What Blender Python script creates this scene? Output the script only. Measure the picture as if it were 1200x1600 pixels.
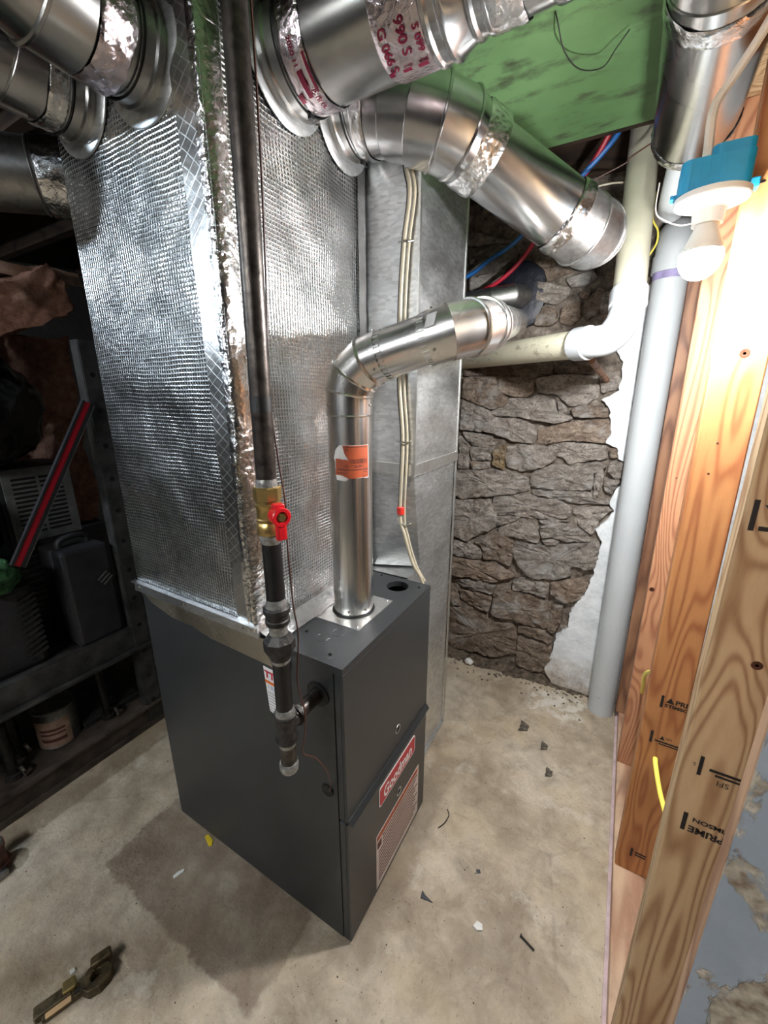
import bpy, bmesh, math, random
from mathutils import Vector, Matrix, noise
from mathutils.geometry import tessellate_polygon

for o in list(bpy.data.objects):
    bpy.data.objects.remove(o)
SC = bpy.context.scene
COL = SC.collection
R = math.radians

# ------------------------------------------------------------------ camera
cam_data = bpy.data.cameras.new('camera')
cam = bpy.data.objects.new('camera', cam_data)
COL.objects.link(cam)
cam.location = (0.4396, -0.5823, 1.3983)
cam.rotation_euler = (R(90 - 16.05), 0, R(30.02))
cam_data.sensor_fit = 'HORIZONTAL'
cam_data.sensor_width = 36.0
cam_data.lens = 638.84 / 1200 * 36.0
cam_data.clip_start = 0.01
SC.camera = cam

# ------------------------------------------------------------------ world, exposure
wd = bpy.data.worlds.new('world')
SC.world = wd
wd.use_nodes = True
wd.node_tree.nodes['Background'].inputs[0].default_value = (0.7, 0.8, 1.0, 1)
wd.node_tree.nodes['Background'].inputs[1].default_value = 0.05
SC.view_settings.view_transform = 'Standard'
SC.view_settings.look = 'None'
SC.view_settings.exposure = 1.45
SC.view_settings.gamma = 1.0
SC.view_settings.use_curve_mapping = False
BULB_STRENGTH = 520.0      # the LED bulb by the studs
LAMP_STRENGTH = 430.0     # second bulb, left behind the photographer
FILL_STRENGTH = 44.0       # added fill light, unseen behind the photographer

# ------------------------------------------------------------------ materials
MATS = {}

def sr(r, g, b):
    f = lambda c: ((c / 255) / 12.92 if c / 255 <= .04045 else ((c / 255 + .055) / 1.055) ** 2.4)
    return (f(r), f(g), f(b), 1.0)

class NT:
    def __init__(s, name):
        s.m = bpy.data.materials.new(name)
        s.m.use_nodes = True
        s.t = s.m.node_tree
        s.b = s.t.nodes['Principled BSDF']
        s.tc = s.t.nodes.new('ShaderNodeTexCoord')
        MATS[name] = s.m
    def n(s, typ, **kw):
        nd = s.t.nodes.new(typ)
        for k, v in kw.items():
            setattr(nd, k, v)
        return nd
    def l(s, a, b):
        s.t.links.new(a, b)
    def set(s, **kw):
        for k, v in kw.items():
            s.b.inputs[k.replace('_', ' ')].default_value = v
    def map(s, scale=(1, 1, 1), rot=(0, 0, 0), loc=(0, 0, 0), src='Object'):
        mp = s.n('ShaderNodeMapping')
        s.l(s.tc.outputs[src], mp.inputs['Vector'])
        mp.inputs['Scale'].default_value = scale
        mp.inputs['Rotation'].default_value = rot
        mp.inputs['Location'].default_value = loc
        return mp.outputs[0]
    def noise(s, scale, detail=4, rough=.55, vec=None, dist=0):
        nd = s.n('ShaderNodeTexNoise')
        nd.inputs['Scale'].default_value = scale
        nd.inputs['Detail'].default_value = detail
        nd.inputs['Roughness'].default_value = rough
        nd.inputs['Distortion'].default_value = dist
        s.l(vec if vec is not None else s.tc.outputs['Object'], nd.inputs['Vector'])
        return nd.outputs['Fac']
    def vor(s, scale, vec=None, feature='F1', out='Distance'):
        nd = s.n('ShaderNodeTexVoronoi', feature=feature)
        nd.inputs['Scale'].default_value = scale
        s.l(vec if vec is not None else s.tc.outputs['Object'], nd.inputs['Vector'])
        return nd.outputs[out]
    def ramp(s, fac, stops, interp='LINEAR'):
        nd = s.n('ShaderNodeValToRGB')
        nd.color_ramp.interpolation = interp
        e = nd.color_ramp.elements
        while len(e) < len(stops):
            e.new(.5)
        for i, (p, c) in enumerate(stops):
            e[i].position = p
            e[i].color = c if len(c) == 4 else (*c, 1)
        s.l(fac, nd.inputs[0])
        return nd.outputs[0]
    def math(s, op, a, b=None, c=None):
        nd = s.n('ShaderNodeMath', operation=op)
        for i, v in enumerate((a, b, c)):
            if v is None:
                continue
            if isinstance(v, (int, float)):
                nd.inputs[i].default_value = v
            else:
                s.l(v, nd.inputs[i])
        return nd.outputs[0]
    def mix(s, fac, a, b, mode='MIX'):
        nd = s.n('ShaderNodeMixRGB', blend_type=mode)
        for i, v in enumerate((fac, a, b)):
            if isinstance(v, (int, float)):
                nd.inputs[i].default_value = v
            elif isinstance(v, tuple):
                nd.inputs[i].default_value = v if len(v) == 4 else (*v, 1)
            else:
                s.l(v, nd.inputs[i])
        return nd.outputs[0]
    def col(s, out):
        s.l(out, s.b.inputs['Base Color'])
    def rough(s, out):
        s.l(out, s.b.inputs['Roughness'])
    def bump(s, h, dist=.002, strength=1.0, prev=None):
        nd = s.n('ShaderNodeBump')
        nd.inputs['Distance'].default_value = dist
        nd.inputs['Strength'].default_value = strength
        s.l(h, nd.inputs['Height'])
        if prev is not None:
            s.l(prev, nd.inputs['Normal'])
        s.l(nd.outputs[0], s.b.inputs['Normal'])
        return nd.outputs[0]
    def sep(s, vec):
        nd = s.n('ShaderNodeSeparateXYZ')
        s.l(vec, nd.inputs[0])
        return nd.outputs

G0 = (0, 0, 0, 1)
G1 = (1, 1, 1, 1)

def plain(name, c, rough=.5, metal=0.0, var=.12, vscale=30, bump=0.0, bscale=80, spec=.5):
    t = NT(name)
    t.set(Roughness=rough, Metallic=metal)
    t.b.inputs['Specular IOR Level'].default_value = spec
    nz = t.noise(vscale, 5)
    dark = tuple(max(0, x * (1 - var * 2)) for x in c[:3]) + (1,)
    lite = tuple(min(1, x * (1 + var)) for x in c[:3]) + (1,)
    t.col(t.ramp(nz, [(.3, dark), (.7, lite)]))
    if bump:
        t.bump(t.noise(bscale, 6), bump)
    return t.m

def galv(name, v=.62, rough=.28, tint=(1, 1, 1), spangle=.06, streak=(1, 1, 1), wavy=.0008):
    t = NT(name)
    t.set(Metallic=1.0)
    sp = t.vor(90, t.map(streak), out='Color')
    bw = t.n('ShaderNodeRGBToBW')
    t.l(sp, bw.inputs[0])
    nz = t.noise(4, 2, .4)
    f = t.math('ADD', t.math('MULTIPLY', bw.outputs[0], .4), t.math('MULTIPLY', nz, .6))
    lo = tuple(v * x * (1 - spangle * 1.6) for x in tint) + (1,)
    hi = tuple(min(1, v * x * (1 + spangle)) for x in tint) + (1,)
    t.col(t.ramp(f, [(.2, lo), (.75, hi)]))
    t.rough(t.ramp(t.noise(7, 3, .5, t.map(streak)), [(.3, (rough * .85,) * 3), (.75, (rough * 1.25,) * 3)]))
    if wavy:
        t.bump(t.noise(4, 1, .4), wavy * 8, .5)
    return t.m

def foil(name, v=.72, rough=.17, cell=.0085, ax='xz', diamond=False, crinkle=.0010, line=.0009, tint=(1, 1, 1), thin=3.4, show=.22):
    t = NT(name)
    t.set(Metallic=1.0)
    mp = t.map()
    wob = t.noise(6, 2)
    s = t.sep(mp)
    a = s['XYZ'.index(ax[0].upper())]
    b = s['XYZ'.index(ax[1].upper())]
    wb = t.math('MULTIPLY', wob, .014)
    a = t.math('ADD', a, wb)
    b = t.math('ADD', b, wb)
    if diamond:
        a2 = t.math('ADD', t.math('MULTIPLY', a, .8), t.math('MULTIPLY', b, 1.0))
        b2 = t.math('SUBTRACT', t.math('MULTIPLY', a, .8), t.math('MULTIPLY', b, 1.0))
        a, b = a2, b2
    def lines(x):
        fr = t.math('FRACT', t.math('DIVIDE', x, cell))
        return t.math('ABSOLUTE', t.math('SUBTRACT', fr, .5))     # 0 at the thread
    mn = t.math('MINIMUM', lines(a), lines(b))
    thread = t.math('MAXIMUM', t.math('SUBTRACT', 1.0, t.math('MULTIPLY', mn, thin)), 0.0)
    n1 = t.bump(t.noise(9, 3, .5), crinkle * 9, .6)
    n2 = t.bump(t.noise(60, 5, .7), crinkle * 1.2, .7, n1)
    amp = t.ramp(t.noise(17, 4, .65), [(.3, (.6,) * 3), (.7, G1)])
    thread = t.math('MULTIPLY', thread, amp)
    t.bump(thread, line, .9, n2)
    lo = tuple(v * .85 * x for x in tint) + (1,)
    hi = tuple(min(1, v * x) for x in tint) + (1,)
    base = t.ramp(t.noise(3, 2, .4), [(.3, lo), (.7, hi)])
    t.col(t.mix(t.math('MULTIPLY', thread, show), base, (.97, .98, 1, 1)))  # threads paled to imitate the light their rounded tops catch
    t.rough(t.math('ADD', t.math('MULTIPLY', thread, .16), t.ramp(t.noise(5, 3, .5), [(.3, (rough * .85,) * 3), (.75, (rough * 1.4,) * 3)])))
    return t.m

def crumple(name, v=.85, rough=.16, tint=(1, 1, 1), sc=45, amt=.004):
    t = NT(name)
    t.set(Metallic=1.0, Roughness=rough)
    t.col(t.ramp(t.noise(20, 4), [(.3, tuple(v * .8 * x for x in tint)), (.7, tuple(min(1, v * x) for x in tint))]))
    n1 = t.bump(t.noise(sc, 6, .6, dist=.6), amt, .8)
    t.bump(t.vor(sc * 2.2), amt * .5, .5, n1)
    return t.m

def wood(name, lite, dark, freq=55, seed=0, rough=.55, ax='z', bump=.0006, spec=.35, stretch=.16, dirt=.0):
    t = NT(name)
    t.set(Roughness=rough)
    t.b.inputs['Specular IOR Level'].default_value = spec
    sc = {'z': (3.2, 3.2, 3.2 * stretch), 'x': (3.2 * stretch, 3.2, 3.2), 'y': (3.2, 3.2 * stretch, 3.2)}[ax]
    mp = t.map(sc, loc=(seed * 3.7, seed * 1.9, seed * 5.1))
    nz = t.noise(2.2, 2, .45, mp, dist=.3)
    ring = t.math('SINE', t.math('MULTIPLY', nz, freq))
    ring = t.math('POWER', t.math('ADD', t.math('MULTIPLY', ring, .5), .5), 2.2)
    sc2 = tuple(x * 30 for x in sc)
    fine = t.noise(1.6, 5, .7, t.map(sc2, loc=(seed, 0, 0)))
    f = t.math('ADD', t.math('MULTIPLY', ring, .62), t.math('MULTIPLY', fine, .42))
    c = t.ramp(f, [(.12, lite), (.55, tuple((a + b) / 2 for a, b in zip(lite, dark))), (.95, dark)])
    big = t.noise(1.3, 3, .5, mp)
    c = t.mix(t.ramp(big, [(.35, G0), (.7, G1)]), c, t.mix(.22, c, dark))
    if dirt:
        c = t.mix(t.ramp(t.noise(11, 5, .65), [(.45, G0), (.72, (dirt,) * 3)]), c, (.05, .04, .035, 1))
    t.col(c)
    t.bump(f, bump, .7)
    return t.m

def stone(name, c1, c2, c3, seed=0):
    t = NT(name)
    t.set(Roughness=.92)
    t.b.inputs['Specular IOR Level'].default_value = .3
    oi = t.n('ShaderNodeObjectInfo')
    mp = t.map((1, 1, 2.0), loc=(seed, seed, seed))
    nz = t.noise(22, 9, .68, mp, dist=.5)
    c = t.ramp(nz, [(.28, c1), (.5, c2), (.72, c3)])
    pits = t.ramp(t.noise(120, 6, .7), [(.36, G0), (.5, G1)])
    c = t.mix(pits, t.mix(.55, c, (.02, .017, .013, 1)), c)
    och = t.ramp(t.noise(5.5, 4, .6, t.map(loc=(3.3 + seed, 0, 1.2))), [(.6, G0), (.75, (.35, .35, .35))])
    c = t.mix(och, c, (.20, .13, .055, 1))
    wh = t.ramp(t.noise(8, 7, .7, t.map(loc=(9.3 + seed, 2, 1.2))), [(.53, G0), (.66, (.8, .8, .8))])
    c = t.mix(wh, c, (.48, .46, .43, 1))
    hv = t.math('ADD', t.math('MULTIPLY', oi.outputs['Random'], .4), 1.08)
    c = t.mix(1.0, c, (.5, .5, .5, 1), 'MULTIPLY') if False else c
    vm = t.n('ShaderNodeVectorMath', operation='SCALE')
    t.l(c, vm.inputs[0])
    t.l(hv, vm.inputs['Scale'])
    t.col(vm.outputs[0])
    n1 = t.bump(t.noise(30, 9, .72, mp, dist=.8), .03, 1.0)
    t.bump(t.noise(130, 6, .78), .006, 1.0, n1)
    return t.m

# metals
galv('galvanised', .54, .22, (1.0, 1.0, 1.0), .04, (1, 1, .3), .0006)
galv('galv_duct', .52, .24, (1.0, .99, .96), .05, (.5, .5, 1), .0006)
galv('galv_dull', .36, .42, (1, .98, .95), .2)
galv('galv_flat', .76, .38, (.98, 1.0, 1.0), .2, (.6, .6, 1.6), .0016)
galv('galv_plate', .75, .35, (1, 1, .97), .1)
galv('flue_metal', .84, .24, (1, .99, .97), .05, (1, 1, .06), .0)
foil('foil_side', ax='xz')
foil('foil_front', ax='yz')
foil('foil_strip', .70, .24, .024, diamond=True, ax='xz', crinkle=.0006, line=.0002, tint=(1, .98, .95), thin=16, show=.45)
foil('foil_flap', .5, .36, .02, diamond=True, ax='xz', crinkle=.0012, line=.0002, tint=(1, .92, .76), thin=14, show=.15)
crumple('foil_tape')
crumple('foil_tape_red', .8, .18, (1, .88, .92))
plain('print_red', sr(120, 12, 50), .35, .3)
plain('zinc_screw', (.75, .74, .7, 1), .25, 1.0)
plain('dark_steel', sr(52, 50, 48), .42, .7, .25, 40)
plain('black_iron', sr(78, 71, 66), .36, .7, .3, 60, .0004, 150)
plain('black_coated', sr(26, 24, 25), .42, .1, .2, 60, .0003, 150)
plain('cast_iron', sr(58, 55, 53), .45, .5, .3, 90, .001, 220)
plain('pipe_dope', sr(158, 156, 151), .25, .5, .2, 120, .001, 200)
plain('brass', sr(190, 160, 100), .32, .85, .12, 40, .0003)
plain('red_handle', sr(200, 22, 32), .35, 0, .08)
plain('furnace_paint', sr(48, 50, 51), .36, .1, .04, 12, .0004, 420)
plain('furnace_dark', sr(16, 16, 17), .6)
plain('red_badge', sr(186, 30, 48), .4, 0, .03)
plain('white_print', sr(238, 232, 228), .45, 0, .03)
plain('label_white', sr(226, 224, 222), .5, 0, .03)
plain('label_pink', sr(214, 198, 190), .5, 0, .06)
plain('label_orange', sr(196, 100, 52), .5, 0, .08)
plain('label_rust', sr(172, 80, 46), .5, 0, .12)
plain('ink_brown', sr(96, 52, 44), .6)
plain('ink_black', sr(28, 24, 24), .6)
plain('ink_orange', sr(224, 110, 40), .5)
plain('rubber', sr(12, 12, 13), .5)
plain('pvc_white', sr(186, 190, 192), .3, 0, .03, 8)
plain('pvc_cream', sr(198, 194, 172), .35, 0, .08, 8)
plain('pvc_grey', sr(186, 190, 191), .38, 0, .03, 5)
plain('primer_purple', sr(150, 140, 178), .4, 0, .15)
plain('pex_blue', sr(34, 104, 176), .35, 0, .05)
plain('pex_red', sr(176, 32, 52), .35, 0, .05)
plain('cable_white', sr(236, 230, 220), .4, 0, .06)
plain('cable_beige', sr(172, 162, 140), .45, 0, .08)
plain('cable_yellow', sr(245, 228, 96), .4, 0, .03)
plain('cable_brown', sr(84, 52, 42), .5)
plain('wire_black', sr(24, 22, 22), .5)
plain('tape_red', sr(205, 50, 40), .4)
plain('box_blue', sr(38, 158, 208), .38, 0, .05)
plain('lamp_white', sr(232, 230, 224), .35, 0, .02)
plain('gasket_mauve', sr(188, 166, 166), .8, 0, .12)
plain('mastic', sr(24, 26, 38), .45, 0, .3, 30, .004, 40)
plain('shelf_black', sr(72, 72, 71), .45, .4, .3, 18, .0005, 120)
plain('shelf_rusty', sr(86, 76, 68), .6, .2, .35, 14, .0008, 90)
plain('case_black', sr(38, 38, 41), .5, 0, .2, 20, .0006, 300)
plain('bag_black', sr(8, 8, 11), .22, 0, .1, 20)
plain('green_cloth', sr(46, 92, 52), .7, 0, .2, 30, .002)
plain('grille_grey', sr(118, 120, 118), .4, .5, .15)
plain('level_red', sr(170, 24, 40), .35, .1, .06)
plain('paper_tan', sr(170, 140, 120), .7, 0, .2)
plain('rust', sr(112, 70, 58), .7, .2, .3, 40, .0015, 90)
plain('bronze_old', sr(96, 82, 58), .45, .6, .4, 40, .002, 70)
plain('brass_old', sr(170, 150, 95), .35, .8, .2)
plain('kraft', sr(190, 155, 112), .6, 0, .1)
plain('scrap_yellow', sr(218, 190, 30), .5)
plain('scrap_white', sr(226, 224, 218), .6)
plain('scrap_dark', sr(62, 62, 66), .6)
plain('dirt', sr(96, 84, 70), .95, 0, .4, 50, .006, 60)
plain('leaf_litter', sr(96, 88, 76), .9, 0, .4, 60)

t = NT('bulb_glow')
t.b.inputs['Base Color'].default_value = (1, 1, 1, 1)
t.b.inputs['Emission Color'].default_value = (.96, .98, 1.0, 1)
t.b.inputs['Emission Strength'].default_value = BULB_STRENGTH
t = NT('lamp_glow')
t.b.inputs['Base Color'].default_value = (1, 1, 1, 1)
t.b.inputs['Emission Color'].default_value = (.74, .87, 1.0, 1)
t.b.inputs['Emission Strength'].default_value = LAMP_STRENGTH

t = NT('fill_glow')
t.b.inputs['Base Color'].default_value = (1, 1, 1, 1)
t.b.inputs['Emission Color'].default_value = (.95, .98, 1.0, 1)
t.b.inputs['Emission Strength'].default_value = FILL_STRENGTH

# pvc with scuffs
t = NT('pvc_scuffed')
t.set(Roughness=.38)
sc = t.ramp(t.noise(18, 7, .7, t.map((.35, 2.2, 2.2))), [(.55, G0), (.68, (.7,) * 3)])
t.col(t.mix(sc, sr(208, 203, 180), sr(120, 108, 88)))

# woods
wood('wood_light', sr(206, 178, 138), sr(146, 108, 74), 150, 1)
wood('wood_orange', sr(190, 134, 84), sr(150, 90, 56), 120, 4)
wood('wood_pink', sr(198, 146, 108), sr(146, 92, 66), 160, 7)
wood('wood_brown', sr(158, 116, 86), sr(96, 62, 46), 60, 9)
wood('wood_plate', sr(206, 176, 146), sr(160, 116, 90), 45, 12, ax='y', dirt=.3)
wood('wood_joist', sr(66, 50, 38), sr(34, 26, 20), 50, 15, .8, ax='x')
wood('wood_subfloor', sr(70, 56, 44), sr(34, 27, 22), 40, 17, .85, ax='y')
wood('wood_edge', sr(196, 160, 128), sr(140, 102, 78), 90, 21, .7)
plain('knot', sr(86, 48, 30), .5, 0, .3, 90)

# green painted board with dirty scuffs
t = NT('green_board')
t.set(Roughness=.5)
sm = t.ramp(t.noise(7, 7, .65, t.map((1, 2.2, 1), loc=(4.4, 1.3, 0))), [(.52, G0), (.68, (.85,) * 3)])
c = t.ramp(t.noise(2.5, 3), [(.35, sr(96, 132, 84)), (.65, sr(124, 164, 110))])
t.col(t.mix(sm, c, sr(66, 64, 52)))
t.bump(t.noise(40, 4), .001)

# old blue-grey painted plank with flaking
t = NT('flaking_paint')
t.set(Roughness=.6)
fl = t.noise(13, 8, .66, t.map((1, 1, .45), loc=(2.2, 0, .7)), dist=.4)
fk = t.ramp(fl, [(.52, G0), (.55, G1)])
base = t.ramp(t.noise(5, 4), [(.3, sr(146, 154, 162)), (.7, sr(172, 178, 184))])
under = t.ramp(t.noise(50, 5), [(.35, sr(120, 100, 80)), (.65, sr(206, 194, 172))])
t.col(t.mix(fk, base, under))
t.bump(t.math('SUBTRACT', t.noise(90, 4), fk), .0012, .8)

# white plaster
t = NT('white_plaster')
t.set(Roughness=.85)
c = t.ramp(t.noise(14, 7, .65), [(.3, sr(196, 200, 202)), (.6, sr(226, 229, 230))])
z = t.sep(t.map(src='Object'))[2]
dm = t.math('SUBTRACT', t.math('MULTIPLY', t.noise(9, 7, .7), 1.0), t.math('MULTIPLY', z, 2.2))
dirt = t.ramp(dm, [(.12, G0), (.42, (.85,) * 3)])
t.col(t.mix(dirt, c, t.ramp(t.noise(40, 6, .7), [(.35, sr(124, 104, 84)), (.65, sr(196, 184, 168))])))
n1 = t.bump(t.noise(30, 7, .65), .005)
t.bump(t.noise(180, 4), .0012, .6, n1)

# mortar behind the stones
t = NT('mortar')
t.set(Roughness=.95)
t.col(t.ramp(t.noise(30, 8, .7), [(.3, sr(66, 58, 52)), (.5, sr(124, 112, 100)), (.72, sr(172, 162, 148))]))
n1 = t.bump(t.noise(24, 8, .7), .02)
t.bump(t.noise(120, 6, .7), .005, .8, n1)

stone('stone_grey', sr(112, 102, 94), sr(160, 150, 140), sr(204, 196, 186))
stone('stone_brown', sr(100, 86, 74), sr(146, 128, 112), sr(188, 172, 154), 3)
stone('stone_dark', sr(84, 74, 66), sr(124, 110, 98), sr(164, 148, 134), 6)
stone('stone_ochre', sr(104, 86, 62), sr(152, 130, 98), sr(186, 168, 140), 8)
plain('basement_wall', sr(40, 37, 34), .9, 0, .3, 5, .01, 20)

# concrete floor
t = NT('concrete')
t.b.inputs['Specular IOR Level'].default_value = .4
big = t.noise(2.3, 6, .62, t.map(loc=(1.7, .4, 0)))
c = t.ramp(big, [(.3, sr(146, 131, 112)), (.48, sr(184, 169, 147)), (.7, sr(212, 200, 181))])
med = t.ramp(t.noise(11, 9, .72, dist=.5), [(.34, G0), (.62, G1)])
c = t.mix(med, t.mix(.52, c, sr(98, 80, 60)), c)
yel = t.ramp(t.noise(4.2, 5, .6, t.map(loc=(2.2, 6.1, 0))), [(.5, G0), (.66, (.35,) * 3)])
c = t.mix(yel, c, sr(194, 174, 140))
pale = t.ramp(t.noise(6, 8, .74, t.map(loc=(.3, 8.1, 0))), [(.56, G0), (.7, (.7,) * 3)])
c = t.mix(pale, c, sr(214, 206, 190))
xyz = t.sep(t.tc.outputs['Object'])
wob = t.math('MULTIPLY', t.math('SUBTRACT', t.noise(9, 6, .65), .5), .10)
def band(v, lo, hi, soft=.012):
    v = t.math('ADD', v, wob)
    a_ = t.math('MULTIPLY', t.math('SUBTRACT', v, lo), 1 / soft)
    b_ = t.math('MULTIPLY', t.math('SUBTRACT', hi, v), 1 / soft)
    nd = t.n('ShaderNodeClamp')
    t.l(t.math('MINIMUM', a_, b_), nd.inputs[0])
    return nd.outputs[0]
# rust-brown footprint left on the slab by an older furnace
foot = t.math('MULTIPLY', band(xyz[0], -.775, -.12), band(xyz[1], -.232, .5))
c = t.mix(t.math('MULTIPLY', t.math('MULTIPLY', foot, .75), t.ramp(t.noise(5, 6, .65, t.map(loc=(7, 7, 0))), [(.3, (.45,) * 3), (.6, G1)])), c, sr(96, 76, 60))
foot2 = t.math('MULTIPLY', band(xyz[0], -.06, .075, .03), band(xyz[1], -.06, .7, .03))
c = t.mix(t.math('MULTIPLY', foot2, .4), c, sr(110, 92, 74))
# white paint spill at the foot of the plaster
sp_ = t.math('MULTIPLY', band(xyz[0], .20, .47, .03), band(xyz[1], 1.08, 1.30, .04))
spn = t.ramp(t.noise(22, 8, .7), [(.45, G0), (.55, G1)])
c = t.mix(t.math('MULTIPLY', t.math('MULTIPLY', sp_, spn), .75), c, sr(216, 211, 200))
spk = t.ramp(t.noise(150, 3, .6), [(.30, G1), (.36, G0)])
c = t.mix(t.math('MULTIPLY', spk, .7), c, sr(62, 52, 42))
smd = t.ramp(t.noise(38, 6, .7, t.map((1.6, .7, 1), rot=(0, 0, .6))), [(.61, G0), (.70, (.5,) * 3)])
c = t.mix(smd, c, sr(92, 78, 62))
edge = t.vor(1.1, t.map(loc=(.33, .18, 0)), 'DISTANCE_TO_EDGE')
wv = t.math('ADD', edge, t.math('MULTIPLY', t.noise(6, 5, .6), .06))
crk = t.ramp(wv, [(.028, G1), (.031, G0)])
c = t.mix(t.math('MULTIPLY', crk, .2), c, sr(92, 78, 64))
t.col(c)
t.rough(t.ramp(t.noise(6, 5), [(.3, (.42,) * 3), (.7, (.7,) * 3)]))
n1 = t.bump(t.noise(9, 8, .65), .014, .6)
t.bump(t.noise(80, 7, .7), .003, .8, n1)

# fibreglass
t = NT('fibreglass')
t.set(Roughness=1.0)
t.col(t.ramp(t.noise(24, 8, .7), [(.3, sr(120, 78, 62)), (.55, sr(176, 128, 106)), (.75, sr(206, 172, 148))]))
n1 = t.bump(t.noise(30, 9, .75), .02)
t.bump(t.noise(200, 4, .7), .004, .8, n1)
M = MATS

# ------------------------------------------------------------------ geometry helpers
def V(*a):
    return Vector(a if len(a) == 3 else a[0])

def frame(d):
    d = V(d).normalized()
    h = Vector((0, 0, 1)) if abs(d.z) < .9 else Vector((1, 0, 0))
    a = d.cross(h).normalized()
    return a, d.cross(a).normalized(), d

class MB:
    def __init__(s):
        s.v, s.f = [], []
    def add(s, vs, fs):
        k = len(s.v)
        s.v += [tuple(x) for x in vs]
        s.f += [tuple(i + k for i in f) for f in fs]
        return s
    def box(s, x0, x1, y0, y1, z0, z1):
        vs = [(x, y, z) for x in (x0, x1) for y in (y0, y1) for z in (z0, z1)]
        return s.add(vs, [(0, 1, 3, 2), (4, 6, 7, 5), (0, 4, 5, 1), (2, 3, 7, 6), (0, 2, 6, 4), (1, 5, 7, 3)])
    def obox(s, c, ax, ay, az, hx, hy, hz):
        c, ax, ay, az = V(c), V(ax), V(ay), V(az)
        vs = [c + ax * (i * hx) + ay * (j * hy) + az * (k * hz) for i in (-1, 1) for j in (-1, 1) for k in (-1, 1)]
        return s.add(vs, [(0, 1, 3, 2), (4, 6, 7, 5), (0, 4, 5, 1), (2, 3, 7, 6), (0, 2, 6, 4), (1, 5, 7, 3)])
    def rings(s, rings, close0=True, close1=True, loop=True):
        n = len(rings[0])
        vs = [p for r in rings for p in r]
        fs = []
        for i in range(len(rings) - 1):
            for j in range(n if loop else n - 1):
                k = (j + 1) % n
                fs.append((i * n + j, i * n + k, (i + 1) * n + k, (i + 1) * n + j))
        if close0:
            fs.append(tuple(reversed(range(n))))
        if close1:
            fs.append(tuple((len(rings) - 1) * n + j for j in range(n)))
        return s.add(vs, fs)
    def cyl(s, p0, p1, r0, r1=None, n=32, caps=True):
        r1 = r0 if r1 is None else r1
        p0, p1 = V(p0), V(p1)
        a, b, d = frame(p1 - p0)
        rg = [[p + a * (r * math.cos(2 * math.pi * k / n)) + b * (r * math.sin(2 * math.pi * k / n)) for k in range(n)] for p, r in ((p0, r0), (p1, r1))]
        return s.rings(rg, caps, caps)
    def lathe(s, o, d, prof, n=40, caps=True):
        o = V(o)
        a, b, d = frame(d)
        rg = [[o + d * h + a * (r * math.cos(2 * math.pi * k / n)) + b * (r * math.sin(2 * math.pi * k / n)) for k in range(n)] for h, r in prof]
        return s.rings(rg, caps, caps)
    def tube(s, pts, r, n=10, caps=True, closed=False):
        pts = [V(p) for p in pts]
        rr = r if isinstance(r, (list, tuple)) else [r] * len(pts)
        m = len(pts)
        dirs = []
        for i in range(m):
            if closed:
                d = pts[(i + 1) % m] - pts[i - 1]
            else:
                d = pts[min(i + 1, m - 1)] - pts[max(i - 1, 0)]
            dirs.append(d.normalized())
        a, b, _ = frame(dirs[0])
        rg = []
        for i in range(m):
            if i:
                q = dirs[i - 1].rotation_difference(dirs[i])
                a = q @ a
                b = q @ b
            rg.append([pts[i] + a * (rr[i] * math.cos(2 * math.pi * k / n)) + b * (rr[i] * math.sin(2 * math.pi * k / n)) for k in range(n)])
        if closed:
            rg.append(rg[0])
            return s.rings(rg, False, False)
        return s.rings(rg, caps, caps)
    def ring(s, c, d, r, rt, n=40, m=6):
        a, b, d = frame(d)
        c = V(c)
        rg = []
        for k in range(n + 1):
            t_ = 2 * math.pi * k / n
            e = a * math.cos(t_) + b * math.sin(t_)
            rg.append([c + e * (r + rt * math.cos(2 * math.pi * j / m)) + d * (rt * math.sin(2 * math.pi * j / m)) for j in range(m)])
        return s.rings(rg, False, False)
    def prism(s, poly, o, u, v, w, h):
        """poly: 2d list; o origin, u v axes, extruded along w by h"""
        o, u, v, w = V(o), V(u), V(v), V(w)
        P0 = [o + u * a + v * b for a, b in poly]
        P1 = [p + w * h for p in P0]
        n = len(poly)
        tri = tessellate_polygon([[Vector((a, b, 0)) for a, b in poly]])
        fs = [tuple(t_) for t_ in tri] + [tuple(i + n for i in reversed(t_)) for t_ in tri]
        fs += [(i, (i + 1) % n, (i + 1) % n + n, i + n) for i in range(n)]
        return s.add(P0 + P1, fs)
    def grid(s, fn, nu, nv):
        vs = [fn(i / nu, j / nv) for i in range(nu + 1) for j in range(nv + 1)]
        fs = [(i * (nv + 1) + j, (i + 1) * (nv + 1) + j, (i + 1) * (nv + 1) + j + 1, i * (nv + 1) + j + 1) for i in range(nu) for j in range(nv)]
        return s.add(vs, fs)
    def mesh(s, name, off=(0, 0, 0), smooth=True, angle=35, fix=True):
        me = bpy.data.meshes.new(name)
        me.from_pydata([(a - off[0], b - off[1], c - off[2]) for a, b, c in s.v], [], s.f)
        if fix:
            bm = bmesh.new()
            bm.from_mesh(me)
            bmesh.ops.remove_doubles(bm, verts=bm.verts, dist=1e-6)
            bmesh.ops.recalc_face_normals(bm, faces=bm.faces)
            bm.to_mesh(me)
            bm.free()
        if smooth:
            me.polygons.foreach_set('use_smooth', [True] * len(me.polygons))
            me.set_sharp_from_angle(angle=R(angle))
        return me

def origin(p):
    o = Vector((0, 0, 0))
    while p is not None:
        o += p.location
        p = p.parent
    return o

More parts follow.
